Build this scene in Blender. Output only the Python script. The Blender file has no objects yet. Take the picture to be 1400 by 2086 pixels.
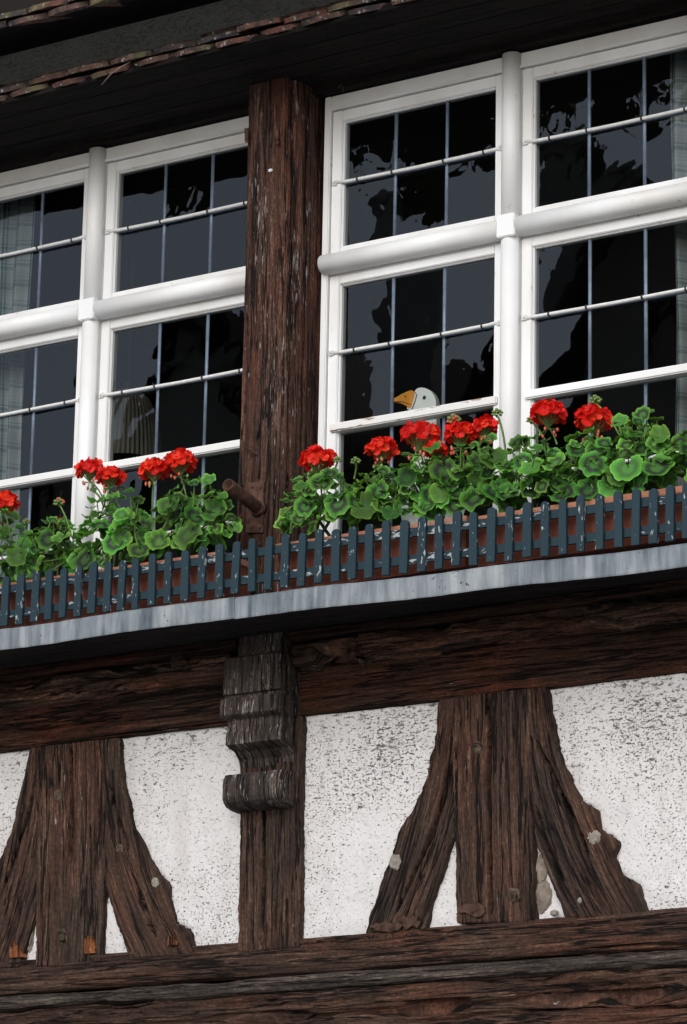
import bpy, bmesh, math, random
import numpy as np
from mathutils import Vector, Matrix, Euler

# ------------------------------------------------------------------ camera, sky, sun, exposure
R = math.radians
scene = bpy.context.scene
FOC, PITCH, YAW, ROLL = 7200.0, R(15.3), R(33.5), R(1.13)
DIST = FOC / 640.0
fw = Vector((-math.sin(YAW) * math.cos(PITCH), math.cos(YAW) * math.cos(PITCH), math.sin(PITCH)))
_ri = Vector((math.cos(YAW), math.sin(YAW), 0.0)); _up = _ri.cross(fw)
ri = math.cos(ROLL) * _ri + math.sin(ROLL) * _up
up = -math.sin(ROLL) * _ri + math.cos(ROLL) * _up
CAM = Vector((0, 0, 4.57)) - fw * DIST
cd = bpy.data.cameras.new('camera'); cam = bpy.data.objects.new('camera', cd)
scene.collection.objects.link(cam)
cam.matrix_world = Matrix(((ri.x, up.x, -fw.x, CAM.x), (ri.y, up.y, -fw.y, CAM.y), (ri.z, up.z, -fw.z, CAM.z), (0, 0, 0, 1)))
cd.sensor_fit = 'VERTICAL'; cd.sensor_height = 36.0; cd.lens = FOC / 2086.0 * 36.0
cd.clip_start = 0.1; cd.clip_end = 600.0
scene.camera = cam

world = bpy.data.worlds.new('World'); scene.world = world; world.use_nodes = True
SUN_EL, SUN_AZ = R(31), R(172)       # azimuth measured from +Y, clockwise
nt = world.node_tree; nt.nodes.clear()
sk = nt.nodes.new('ShaderNodeTexSky'); sk.sky_type = 'NISHITA'; sk.sun_disc = False
sk.sun_elevation = SUN_EL; sk.sun_rotation = SUN_AZ; sk.dust_density = 1.0; sk.air_density = 1.0; sk.ozone_density = 1.0
hs = nt.nodes.new('ShaderNodeHueSaturation'); hs.inputs['Saturation'].default_value = 0.6
bg = nt.nodes.new('ShaderNodeBackground'); bg.inputs['Strength'].default_value = 0.13
wo = nt.nodes.new('ShaderNodeOutputWorld')
nt.links.new(sk.outputs[0], hs.inputs['Color']); nt.links.new(hs.outputs[0], bg.inputs[0]); nt.links.new(bg.outputs[0], wo.inputs[0])
sl = bpy.data.lights.new('sun', 'SUN'); sl.energy = 1.5; sl.angle = R(50); sl.color = (1.0, 0.992, 0.982)
so = bpy.data.objects.new('sun', sl); scene.collection.objects.link(so)
sd = Vector((math.sin(SUN_AZ) * math.cos(SUN_EL), math.cos(SUN_AZ) * math.cos(SUN_EL), math.sin(SUN_EL)))
so.rotation_euler = sd.to_track_quat('Z', 'Y').to_euler()
scene.view_settings.view_transform = 'Standard'; scene.view_settings.look = 'None'
scene.view_settings.gamma = 1.0; scene.view_settings.use_curve_mapping = False
scene.view_settings.exposure = 0.46

# ------------------------------------------------------------------ helpers
random.seed(7)
RNG = np.random.default_rng(11)
COL = scene.collection

def at(x, y, d=0.0):
    """the point of the vertical plane d metres in front of the facade that photograph pixel x, y shows"""
    r = fw + ri * ((x - 700) / FOC) - up * ((y - 1043) / FOC)
    return CAM + r * ((-d - CAM.y) / r.y)

def vnoise(x, y, seed=0):
    x = np.asarray(x, float); y = np.asarray(y, float)
    ix = np.floor(x).astype(np.int64); iy = np.floor(y).astype(np.int64)
    fx = x - ix; fy = y - iy
    fx = fx * fx * (3 - 2 * fx); fy = fy * fy * (3 - 2 * fy)
    def h(a, b):
        n = (a * 374761393 + b * 668265263 + seed * 974634777) & 0xFFFFFFFF
        n = ((n ^ (n >> 13)) * 1274126177) & 0xFFFFFFFF
        return ((n ^ (n >> 16)) & 0xFFFF) / 65535.0
    return (h(ix, iy) * (1 - fx) + h(ix + 1, iy) * fx) * (1 - fy) + (h(ix, iy + 1) * (1 - fx) + h(ix + 1, iy + 1) * fx) * fy

def fbm(x, y, seed=0, o=4):
    s = 0; a = 0.5; t = 0
    for k in range(o):
        s = s + a * vnoise(x * 2 ** k, y * 2 ** k, seed + k * 17); t += a; a *= 0.55
    return s / t

def tag(o, label=None, cat=None, group=None, kind=None):
    if label: o['label'] = label
    if cat: o['category'] = cat
    if group: o['group'] = group
    if kind: o['kind'] = kind
    return o

def empty(name, loc=(0, 0, 0), label=None, cat=None, group=None):
    o = bpy.data.objects.new(name, None); COL.objects.link(o); o.location = loc; o.empty_display_size = 0.1
    return tag(o, label, cat, group)

def link(name, me, parent=None, loc=None, rot=None, scale=None):
    o = bpy.data.objects.new(name, me); COL.objects.link(o)
    if parent is not None:
        o.parent = parent
        o.matrix_parent_inverse = world_of(parent).inverted()
    if loc is not None: o.location = loc
    if rot is not None: o.rotation_euler = rot
    if scale is not None: o.scale = (scale,) * 3 if isinstance(scale, (int, float)) else scale
    return o

def world_of(o):
    rot = o.rotation_quaternion if o.rotation_mode == 'QUATERNION' else o.rotation_euler
    m = Matrix.LocRotScale(o.location, rot, o.scale)
    if o.parent is not None: m = world_of(o.parent) @ o.matrix_parent_inverse @ m
    return m

def mesh_from(name, verts, faces, mats=(), uvs=None, smooth=False, fmat=None):
    me = bpy.data.meshes.new(name)
    me.from_pydata([tuple(v) for v in verts], [], [tuple(f) for f in faces])
    for m in mats: me.materials.append(m)
    if fmat is not None: me.polygons.foreach_set('material_index', fmat)
    if uvs is not None:
        l = me.uv_layers.new(name='UVMap')
        idx = np.zeros(len(me.loops), np.int32); me.loops.foreach_get('vertex_index', idx)
        l.data.foreach_set('uv', np.asarray(uvs, np.float32)[idx].ravel())
    if smooth: me.polygons.foreach_set('use_smooth', [True] * len(me.polygons))
    me.update()
    return me

def from_bm(name, bm, mats, smooth=False, parent=None, bevel=0.0, seg=2, recalc=True):
    if bevel > 0:
        bmesh.ops.bevel(bm, geom=[e for e in bm.edges], offset=bevel, segments=seg, affect='EDGES', clamp_overlap=True)
    if recalc: bmesh.ops.recalc_face_normals(bm, faces=bm.faces)
    me = bpy.data.meshes.new(name); bm.to_mesh(me); bm.free()
    for m in (mats if isinstance(mats, (list, tuple)) else [mats]): me.materials.append(m)
    if smooth: me.polygons.foreach_set('use_smooth', [True] * len(me.polygons))
    return link(name, me, parent)

def add_box(bm, x0, x1, d0, d1, z0, z1):
    """box between facade depths d0 < d1 (metres in front of the plaster)"""
    v = [bm.verts.new((x, -d, z)) for x in (x0, x1) for d in (d0, d1) for z in (z0, z1)]
    for f in ((0, 1, 3, 2), (4, 6, 7, 5), (0, 4, 5, 1), (2, 3, 7, 6), (0, 2, 6, 4), (1, 5, 7, 3)):
        bm.faces.new([v[i] for i in f])

def box(name, x0, x1, d0, d1, z0, z1, mat, parent=None, bevel=0.002):
    bm = bmesh.new(); add_box(bm, x0, x1, d0, d1, z0, z1)
    return from_bm(name, bm, mat, parent=parent, bevel=bevel)

def add_tube(bm, pts, rad, n=8, cap=True, mi=0):
    pts = [Vector(p) for p in pts]; rings = []
    rads = rad if isinstance(rad, (list, tuple)) else [rad] * len(pts)
    for i, p in enumerate(pts):
        t = (pts[min(i + 1, len(pts) - 1)] - pts[max(i - 1, 0)]).normalized()
        a = t.cross(Vector((0, 0, 1)) if abs(t.z) < 0.9 else Vector((1, 0, 0))).normalized(); b = t.cross(a)
        rings.append([bm.verts.new(p + (a * math.cos(2 * math.pi * k / n) + b * math.sin(2 * math.pi * k / n)) * rads[i]) for k in range(n)])
    for r0, r1 in zip(rings, rings[1:]):
        for k in range(n):
            f = bm.faces.new((r0[k], r0[(k + 1) % n], r1[(k + 1) % n], r1[k])); f.smooth = True; f.material_index = mi
    if cap:
        for r in (rings[0], rings[-1]):
            f = bm.faces.new(r); f.material_index = mi
    return rings

def prism(name, outline, d0, d1, mat, parent=None, bevel=0.0):
    """outline in x, z; extruded from depth d0 to d1"""
    bm = bmesh.new()
    a = [bm.verts.new((x, -d0, z)) for x, z in outline]; b = [bm.verts.new((x, -d1, z)) for x, z in outline]
    bm.faces.new(a); bm.faces.new(b[::-1])
    n = len(a)
    for i in range(n): bm.faces.new((a[i], b[i], b[(i + 1) % n], a[(i + 1) % n]))
    return from_bm(name, bm, mat, parent=parent, bevel=bevel)

# ------------------------------------------------------------------ node helpers and materials
class NB:
    def __init__(s, name):
        s.m = bpy.data.materials.new(name); s.m.use_nodes = True
        s.t = s.m.node_tree; s.t.nodes.clear()
        s.out = s.t.nodes.new('ShaderNodeOutputMaterial')
    def n(s, typ, **kw):
        o = s.t.nodes.new(typ)
        for k, v in kw.items():
            if k.startswith('i_'): o.inputs[k[2:].replace('_', ' ')].default_value = v
            else: setattr(o, k, v)
        return o
    def l(s, a, b): s.t.links.new(a, b)
    def coord(s, kind='Object', scale=(1, 1, 1), rnd=False):
        tc = s.n('ShaderNodeTexCoord'); mp = s.n('ShaderNodeMapping')
        mp.inputs['Scale'].default_value = scale
        s.l(tc.outputs[kind], mp.inputs[0])
        if rnd:
            oi = s.n('ShaderNodeObjectInfo'); mu = s.n('ShaderNodeMath', operation='MULTIPLY'); mu.inputs[1].default_value = 37.0
            s.l(oi.outputs['Random'], mu.inputs[0])
            cb = s.n('ShaderNodeCombineXYZ')
            for k in range(3): s.l(mu.outputs[0], cb.inputs[k])
            s.l(cb.outputs[0], mp.inputs['Location'])
        return mp.outputs[0]
    def noise(s, vec, scale=1.0, detail=4.0, rough=0.55, dist=0.0):
        o = s.n('ShaderNodeTexNoise'); o.inputs['Scale'].default_value = scale; o.inputs['Detail'].default_value = detail
        o.inputs['Roughness'].default_value = rough; o.inputs['Distortion'].default_value = dist
        s.l(vec, o.inputs['Vector']); return o.outputs['Fac']
    def ramp(s, fac, stops, interp='LINEAR'):
        o = s.n('ShaderNodeValToRGB'); e = o.color_ramp.elements; o.color_ramp.interpolation = interp
        while len(e) < len(stops): e.new(0.5)
        for k, (p, c) in enumerate(stops):
            e[k].position = p; e[k].color = (c, c, c, 1) if isinstance(c, (int, float)) else (*c, 1)
        s.l(fac, o.inputs[0]); return o.outputs[0]
    def mix(s, fac, a, b, mode='MIX'):
        o = s.n('ShaderNodeMix', data_type='RGBA', blend_type=mode)
        for sock, v in ((o.inputs[0], fac), (o.inputs[6], a), (o.inputs[7], b)):
            if isinstance(v, (int, float)): sock.default_value = v
            elif isinstance(v, tuple): sock.default_value = (*v, 1)
            else: s.l(v, sock)
        return o.outputs[2]
    def math(s, op, a, b=0.0):
        o = s.n('ShaderNodeMath', operation=op)
        for k, v in ((0, a), (1, b)):
            if isinstance(v, (int, float)): o.inputs[k].default_value = v
            else: s.l(v, o.inputs[k])
        return o.outputs[0]
    def bump(s, h, dist=0.002, strength=1.0, normal=None):
        o = s.n('ShaderNodeBump'); o.inputs['Distance'].default_value = dist; o.inputs['Strength'].default_value = strength
        s.l(h, o.inputs['Height'])
        if normal: s.l(normal, o.inputs['Normal'])
        return o.outputs[0]
    def bsdf(s, color, rough=0.6, metal=0.0, spec=0.5, normal=None, **kw):
        o = s.n('ShaderNodeBsdfPrincipled')
        for sock, v in (('Base Color', color), ('Roughness', rough), ('Metallic', metal), ('Specular IOR Level', spec)):
            if isinstance(v, tuple): o.inputs[sock].default_value = (*v, 1)
            elif isinstance(v, (int, float)): o.inputs[sock].default_value = v
            else: s.l(v, o.inputs[sock])
        for k, v in kw.items(): o.inputs[k.replace('_', ' ')].default_value = v
        if normal: s.l(normal, o.inputs['Normal'])
        return o.outputs[0]
    def done(s, sh): s.l(sh, s.out.inputs[0]); return s.m

def wood(name, dark, mid, pale, red=None, fleck=0.0, gsc=1.0, spec=0.18, rough=0.8, bumpd=0.006):
    b = NB(name)
    bands = b.noise(b.coord('UV', (55 * gsc, 2.6 * gsc, 1), True), 1, 5, 0.68, 0.5)
    fibre = b.noise(b.coord('UV', (200 * gsc, 9 * gsc, 1), True), 1, 5, 0.75, 0.3)
    fine = b.noise(b.coord('UV', (400 * gsc, 50 * gsc, 1), True), 1, 3, 0.65)
    pit = b.noise(b.coord('UV', (130, 80, 1), True), 1, 4, 0.7)
    f = b.math('ADD', b.math('ADD', b.math('MULTIPLY', bands, 0.30), b.math('MULTIPLY', fibre, 0.34)), b.math('ADD', b.math('MULTIPLY', fine, 0.18), b.math('MULTIPLY', pit, 0.18)))
    c = b.ramp(f, [(0.395, dark), (0.45, tuple(m * 0.5 for m in mid)), (0.505, mid), (0.555, tuple(m * 1.8 for m in mid)), (0.63, pale)])
    if red:
        big = b.noise(b.coord('UV', (7, 2.0, 1), True), 1, 4, 0.6)
        c = b.mix(b.ramp(big, [(0.42, 0.0), (0.66, 0.8)]), c, b.mix(1.0, c, red, 'MULTIPLY'))
    gl = b.noise(b.coord('UV', (9, 2.3, 1), True), 1, 5, 0.62)
    c = b.mix(b.ramp(gl, [(0.40, 0.4), (0.54, 0.0)]), c, tuple(d * 1.1 for d in dark))
    # drying checks: thin dark lines along the grain, long ones and short ones
    ck = b.noise(b.coord('UV', (20 * gsc, 0.9 * gsc, 1), True), 1, 5, 0.62, 0.3)
    l1 = b.ramp(b.math('ABSOLUTE', b.math('SUBTRACT', ck, 0.5)), [(0.0, 1.0), (0.010, 0.95), (0.020, 0.0)])
    ck2 = b.noise(b.coord('UV', (85 * gsc, 5.0 * gsc, 1), True), 1, 4, 0.6, 0.3)
    l2 = b.ramp(ck2, [(0.355, 1.0), (0.385, 0.0)])
    lines = b.math('MAXIMUM', l1, l2)
    c = b.mix(lines, c, tuple(d * 0.45 for d in dark))
    h = b.math('ADD', b.math('ADD', b.math('MULTIPLY', fibre, 0.8), b.math('MULTIPLY', bands, 0.5)), b.math('ADD', b.math('MULTIPLY', fine, 0.35), b.math('MULTIPLY', pit, 0.6)))
    h = b.math('SUBTRACT', h, b.math('MULTIPLY', lines, 0.5))
    if fleck > 0:
        fn = b.noise(b.coord('UV', (170, 15, 1), True), 1, 5, 0.7)
        fm = b.noise(b.coord('UV', (10, 2.5, 1), True), 1, 3, 0.6)
        s_ = b.math('ADD', fn, b.math('MULTIPLY', fm, 0.35))
        k = b.ramp(s_, [(0.90 - fleck * 0.16, 0.0), (0.93 - fleck * 0.16, 0.8)])
        c = b.mix(k, c, (0.42, 0.39, 0.37))
        h = b.math('ADD', h, b.math('MULTIPLY', k, 0.2))
    return b.done(b.bsdf(c, rough, 0, spec, b.bump(h, bumpd, 1.0)))

M = {}
M['post'] = wood('post_wood', (0.0130, 0.0076, 0.0059), (0.0713, 0.0380, 0.0260), (0.2916, 0.1900, 0.1428), (1.3, 0.82, 0.7), fleck=0.6)
M['frame_wood'] = wood('frame_wood', (0.0086, 0.0057, 0.0042), (0.0540, 0.0342, 0.0244), (0.2376, 0.1615, 0.1176), (1.3, 0.92, 0.8), fleck=0.12)
M['rail_wood'] = wood('rail_wood', (0.0097, 0.0057, 0.0042), (0.0626, 0.0361, 0.0244), (0.2700, 0.1757, 0.1260), (1.35, 0.88, 0.75), fleck=0.1)
M['grey_wood'] = wood('grey_wood', (0.011, 0.008, 0.007), (0.062, 0.047, 0.038), (0.26, 0.22, 0.19), None, fleck=0.25)
M['beam_wood'] = wood('beam_wood', (0.0065, 0.0043, 0.0034), (0.0389, 0.0209, 0.0134), (0.1620, 0.0950, 0.0588), (1.6, 0.85, 0.65), fleck=0.05, spec=0.12)
M['mould_wood'] = wood('mould_wood', (0.0076, 0.0047, 0.0038), (0.0648, 0.0389, 0.0260), (0.3240, 0.2090, 0.1428), (1.4, 0.9, 0.75), fleck=0.15)
M['bracket_wood'] = wood('bracket_wood', (0.010, 0.008, 0.007), (0.058, 0.043, 0.036), (0.30, 0.25, 0.22), None, fleck=0.75, gsc=0.9, bumpd=0.0022)
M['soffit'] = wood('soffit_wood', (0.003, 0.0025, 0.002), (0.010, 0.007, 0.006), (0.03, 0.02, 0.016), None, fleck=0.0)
M['knot_wood'] = wood('knot_wood', (0.02, 0.013, 0.01), (0.10, 0.07, 0.05), (0.22, 0.17, 0.13), None, gsc=1.4)
M['raw_wood'] = wood('raw_wood', (0.05, 0.016, 0.008), (0.22, 0.075, 0.028), (0.45, 0.22, 0.10), None)

def plaster(name, base, dirt=1.0):
    b = NB(name); o = b.coord('Object', (1, 1, 1))
    rough1 = b.noise(o, 45, 6, 0.62)
    lump = b.noise(o, 14, 3, 0.5)
    zone = b.noise(o, 2.3, 3, 0.55)
    pits = b.noise(b.coord('Object', (1, 1, 1.4)), 120, 3, 0.6)
    streak = b.noise(b.coord('Object', (0.5, 1, 1.4)), 84, 4, 0.6, 0.4)
    thr = b.math('ADD', pits, b.math('MULTIPLY', b.math('SUBTRACT', zone, 0.5), 0.24))
    k1 = b.ramp(thr, [(0.60, 0.0), (0.66, 0.95)])
    # mould grows thickest along the top of the panels, under the beam
    sx = b.n('ShaderNodeSeparateXYZ'); tc = b.n('ShaderNodeTexCoord'); b.l(tc.outputs['Object'], sx.inputs[0])
    hi = b.n('ShaderNodeMapRange'); hi.inputs[1].default_value = 3.45; hi.inputs[2].default_value = 3.92
    hi.inputs[3].default_value = -0.045; hi.inputs[4].default_value = 0.03; b.l(sx.outputs[2], hi.inputs[0])
    thr2 = b.math('ADD', b.math('ADD', streak, b.math('MULTIPLY', b.math('SUBTRACT', zone, 0.5), 0.22)), hi.outputs[0])
    k2 = b.ramp(thr2, [(0.598, 0.0), (0.665, 0.9)])
    c = b.mix(b.ramp(lump, [(0.3, 0.0), (0.7, 0.25)]), base, tuple(x * 0.8 for x in base))
    c = b.mix(b.math('MULTIPLY', k1, dirt), c, (0.065, 0.053, 0.042))
    c = b.mix(b.math('MULTIPLY', k2, dirt), c, (0.085, 0.068, 0.053))
    st = b.noise(b.coord('Object', (5, 1, 1.3)), 1.6, 4, 0.6)
    c = b.mix(b.ramp(st, [(0.5, 0.0), (0.72, 0.45)]), c, tuple(x * y for x, y in zip(base, (0.70, 0.65, 0.60))))
    fs = b.noise(o, 210, 2, 0.6)
    c = b.mix(b.ramp(fs, [(0.58, 0.0), (0.74, 0.45)]), c, tuple(x * 0.35 for x in base))
    h = b.math('ADD', b.math('MULTIPLY', rough1, 0.9), b.math('MULTIPLY', lump, 1.4))
    h = b.math('SUBTRACT', h, b.math('MULTIPLY', b.math('MAXIMUM', k1, k2), 0.35))
    return b.done(b.bsdf(c, 0.9, 0, 0.15, b.bump(h, 0.006, 0.8)))
M['plaster'] = plaster('plaster', (0.645, 0.62, 0.61))
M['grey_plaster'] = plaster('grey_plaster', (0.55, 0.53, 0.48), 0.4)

def paint(name, base, under, chip=0.3, rough=0.45, dirt=(0.45, 0.40, 0.33), dirtk=0.35, grain=(1, 1, 1), csc=28, bd=0.0012):
    b = NB(name); o = b.coord('Object', grain, True)
    n1 = b.noise(o, csc, 6, 0.65); n2 = b.noise(o, 4, 3, 0.55); n3 = b.noise(o, 110, 3, 0.6)
    s_ = b.math('ADD', n1, b.math('MULTIPLY', b.math('SUBTRACT', n2, 0.5), 0.35))
    k = b.ramp(s_, [(0.72 - chip * 0.2, 0.0), (0.735 - chip * 0.2, 1.0)]) if chip > 0 else None
    c = b.mix(b.ramp(n2, [(0.35, 0.0), (0.75, dirtk)]), base, dirt)
    c = b.mix(b.ramp(n3, [(0.62, 0.0), (0.75, 0.18)]), c, tuple(x * 0.5 for x in base))
    h = n3
    if k is not None:
        c = b.mix(k, c, under); h = b.math('SUBTRACT', b.math('MULTIPLY', n3, 0.4), k)
    return b.done(b.bsdf(c, rough, 0, 0.4, b.bump(h, bd, 0.7)))
M['white'] = paint('white_paint', (0.80, 0.80, 0.80), (0.50, 0.44, 0.37), 0.16, 0.45, dirtk=0.45, grain=(1, 1, 0.5), csc=34)
M['white_worn'] = paint('worn_white_paint', (0.80, 0.80, 0.795), (0.36, 0.27, 0.20), 0.30, 0.5, grain=(0.25, 1, 1), csc=40)
M['picket'] = paint('blue_green_paint', (0.0055, 0.025, 0.036), (0.34, 0.36, 0.37), 0.44, 0.72, dirt=(0.006, 0.018, 0.026), dirtk=0.5, grain=(1.3, 1.3, 0.42), csc=85)
M['picket_rail'] = paint('blue_green_rail_paint', (0.0055, 0.025, 0.036), (0.34, 0.36, 0.37), 0.54, 0.72, dirt=(0.006, 0.018, 0.026), dirtk=0.5, grain=(0.4, 1, 1.3), csc=55)
M['terracotta'] = paint('terracotta_box', (0.19, 0.052, 0.027), (0.09, 0.021, 0.012), 0.25, 0.7, dirt=(0.12, 0.028, 0.014), dirtk=0.7, grain=(1, 1, 0.3), csc=30)
M['terracotta_rim'] = paint('terracotta_rim', (0.36, 0.13, 0.07), (0.5, 0.42, 0.36), 0.38, 0.75, dirt=(0.3, 0.2, 0.15), dirtk=0.5, csc=22)

def zinc():
    b = NB('zinc'); o = b.coord('Object', (1, 1, 0.12))
    n1 = b.noise(o, 30, 5, 0.6); n2 = b.noise(b.coord('Object', (1, 1, 0.5)), 6, 4, 0.6); n3 = b.noise(b.coord('Object'), 70, 3, 0.6)
    c = b.ramp(b.math('ADD', b.math('MULTIPLY', n1, 0.6), b.math('MULTIPLY', n2, 0.4)), [(0.36, (0.075, 0.095, 0.115)), (0.5, (0.20, 0.225, 0.245)), (0.63, (0.34, 0.36, 0.37))])
    c = b.mix(b.ramp(b.math('ADD', n3, b.math('MULTIPLY', n2, 0.4)), [(0.90, 0.0), (0.93, 0.85)]), c, (0.02, 0.02, 0.02))
    return b.done(b.bsdf(c, 0.5, 0.35, 0.4, b.bump(n1, 0.0008, 0.6)))
M['zinc'] = zinc()

def simple(name, c, rough=0.6, metal=0.0, spec=0.4, var=0.25, sc=20, bd=0.001):
    b = NB(name); n = b.noise(b.coord('Object', (1, 1, 1), True), sc, 5, 0.6)
    col = b.mix(b.ramp(n, [(0.3, 0.0), (0.72, 1.0)]), tuple(x * (1 - var) for x in c), tuple(min(1, x * (1 + var)) for x in c))
    return b.done(b.bsdf(col, rough, metal, spec, b.bump(n, bd, 0.6)))
M['lead'] = simple('lead_came', (0.15, 0.19, 0.25), 0.5, 0.3, 0.4, 0.25, 40)
M['rod'] = simple('rod_paint', (0.66, 0.65, 0.63), 0.5, 0, 0.4, 0.12, 60)
M['tie'] = simple('tie_wire', (0.02, 0.02, 0.022), 0.6)
M['rust'] = simple('rusty_iron', (0.085, 0.042, 0.028), 0.75, 0.25, 0.3, 0.7, 45, 0.002)
M['iron'] = simple('dark_iron', (0.03, 0.022, 0.02), 0.65, 0.4, 0.4, 0.5, 60)
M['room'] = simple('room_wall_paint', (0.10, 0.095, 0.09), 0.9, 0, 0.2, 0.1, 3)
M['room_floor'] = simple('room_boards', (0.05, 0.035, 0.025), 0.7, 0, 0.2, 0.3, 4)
M['stone'] = simple('rubble_stone', (0.19, 0.155, 0.125), 0.9, 0, 0.2, 0.45, 35, 0.006)
M['chip'] = simple('plaster_patch', (0.24, 0.21, 0.18), 0.9, 0, 0.2, 0.45, 60, 0.008)
M['soil'] = simple('potting_soil', (0.025, 0.018, 0.013), 0.95, 0, 0.1, 0.5, 60, 0.004)
M['straw'] = simple('dry_stalk', (0.17, 0.14, 0.11), 0.8)

def glass():
    b = NB('old_window_glass')
    w = b.noise(b.coord('Object', (1, 1, 1), True), 6, 2, 0.45, 0.4)
    w2 = b.noise(b.coord('Object', (1, 1, 1), True), 30, 1.5, 0.5)
    nrm = b.bump(b.math('ADD', w, b.math('MULTIPLY', w2, 0.04)), 0.0012, 0.5)
    fr = b.n('ShaderNodeFresnel'); fr.inputs['IOR'].default_value = 1.52; b.l(nrm, fr.inputs['Normal'])
    gl = b.n('ShaderNodeBsdfGlossy'); gl.inputs['Roughness'].default_value = 0.0; gl.inputs['Color'].default_value = (0.93, 0.96, 1.0, 1); b.l(nrm, gl.inputs['Normal'])
    tr = b.n('ShaderNodeBsdfTransparent'); tr.inputs['Color'].default_value = (0.80, 0.84, 0.83, 1)
    ms = b.n('ShaderNodeMixShader'); b.l(b.math('MULTIPLY', fr.outputs[0], 1.0), ms.inputs[0]); b.l(tr.outputs[0], ms.inputs[1]); b.l(gl.outputs[0], ms.inputs[2])
    return b.done(ms.outputs[0])
M['glass'] = glass()

def tile_mat():
    b = NB('roof_tile_clay'); o = b.coord('Object', (1, 1, 1), True)
    oi = b.n('ShaderNodeObjectInfo')
    base = b.ramp(oi.outputs['Random'], [(0.0, (0.085, 0.055, 0.045)), (0.3, (0.26, 0.09, 0.05)), (0.55, (0.06, 0.055, 0.06)), (0.8, (0.22, 0.10, 0.065)), (1.0, (0.12, 0.09, 0.07))])
    n = b.noise(o, 28, 5, 0.65); n2 = b.noise(o, 9, 3, 0.5)
    c = b.mix(b.ramp(n, [(0.35, 0.0), (0.7, 1.0)]), tuple([0.03, 0.028, 0.03]), base)
    c = b.mix(b.ramp(n2, [(0.55, 0.0), (0.68, 0.7)]), c, (0.13, 0.125, 0.06))
    c = b.mix(b.ramp(b.noise(o, 60, 3, 0.6), [(0.60, 0.0), (0.68, 0.8)]), c, (0.42, 0.41, 0.38))
    return b.done(b.bsdf(c, 0.85, 0, 0.2, b.bump(n, 0.006, 0.9)))
M['tile'] = tile_mat()

def leaf_mat():
    b = NB('geranium_leaf')
    tc = b.n('ShaderNodeTexCoord'); sx = b.n('ShaderNodeSeparateXYZ'); b.l(tc.outputs['UV'], sx.inputs[0])
    r = b.math('ADD', sx.outputs[0], b.math('MULTIPLY', b.math('SUBTRACT', b.noise(b.coord('Object', (1, 1, 1), True), 60, 3, 0.5), 0.5), 0.22))
    g = (0.045, 0.16, 0.022)
    oi = b.n('ShaderNodeObjectInfo')
    zone = b.ramp(r, [(0.0, (0.06, 0.17, 0.035)), (0.30, (0.05, 0.15, 0.03)), (0.44, (0.032, 0.036, 0.024)), (0.62, (0.028, 0.040, 0.022)), (0.76, (0.055, 0.20, 0.026)), (0.91, (0.09, 0.28, 0.032)), (1.0, (0.18, 0.36, 0.07))])
    plain = b.ramp(r, [(0.0, (0.06, 0.17, 0.035)), (0.85, (0.07, 0.22, 0.03)), (0.94, (0.11, 0.30, 0.035)), (1.0, (0.18, 0.36, 0.07))])
    c = b.mix(b.ramp(oi.outputs['Random'], [(0.1, 0.25), (0.5, 1.0)]), plain, zone)
    ve = b.math('ABSOLUTE', b.math('SINE', b.math('MULTIPLY', sx.outputs[1], 3.14159 * 7)))
    vk = b.ramp(ve, [(0.0, 0.55), (0.10, 0.0)])
    c = b.mix(vk, c, (0.11, 0.25, 0.06))
    hv = b.n('ShaderNodeHueSaturation'); b.l(c, hv.inputs['Color'])
    mr = b.n('ShaderNodeMapRange'); mr.inputs[3].default_value = 0.58; mr.inputs[4].default_value = 1.65
    b.l(b.math('FRACT', b.math('MULTIPLY', oi.outputs['Random'], 7.31)), mr.inputs[0]); b.l(mr.outputs[0], hv.inputs['Value'])
    mh = b.n('ShaderNodeMapRange'); mh.inputs[3].default_value = 0.475; mh.inputs[4].default_value = 0.515
    b.l(b.math('FRACT', b.math('MULTIPLY', oi.outputs['Random'], 13.7)), mh.inputs[0]); b.l(mh.outputs[0], hv.inputs['Hue'])
    h = b.math('SUBTRACT', b.noise(b.coord('Object'), 90, 3, 0.5), b.math('MULTIPLY', vk, 0.8))
    p = b.bsdf(hv.outputs[0], 0.55, 0, 0.28, b.bump(h, 0.0016, 0.6))
    tl = b.n('ShaderNodeBsdfTranslucent'); b.l(b.mix(1.0, hv.outputs[0], (1.7, 1.7, 0.7), 'MULTIPLY'), tl.inputs['Color'])
    ms = b.n('ShaderNodeMixShader'); ms.inputs[0].default_value = 0.28; b.l(p, ms.inputs[1]); b.l(tl.outputs[0], ms.inputs[2])
    return b.done(ms.outputs[0])
M['leaf'] = leaf_mat()
M['stem'] = simple('geranium_stem', (0.12, 0.20, 0.055), 0.5, 0, 0.35, 0.3, 40)
M['stem_low'] = simple('woody_stem', (0.055, 0.075, 0.028), 0.7, 0, 0.25, 0.4, 40)
M['bud'] = simple('green_bud', (0.16, 0.24, 0.07), 0.55, 0, 0.3, 0.3, 60)
M['pink'] = simple('pink_bud', (0.60, 0.11, 0.07), 0.5, 0, 0.3, 0.35, 60)
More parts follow.
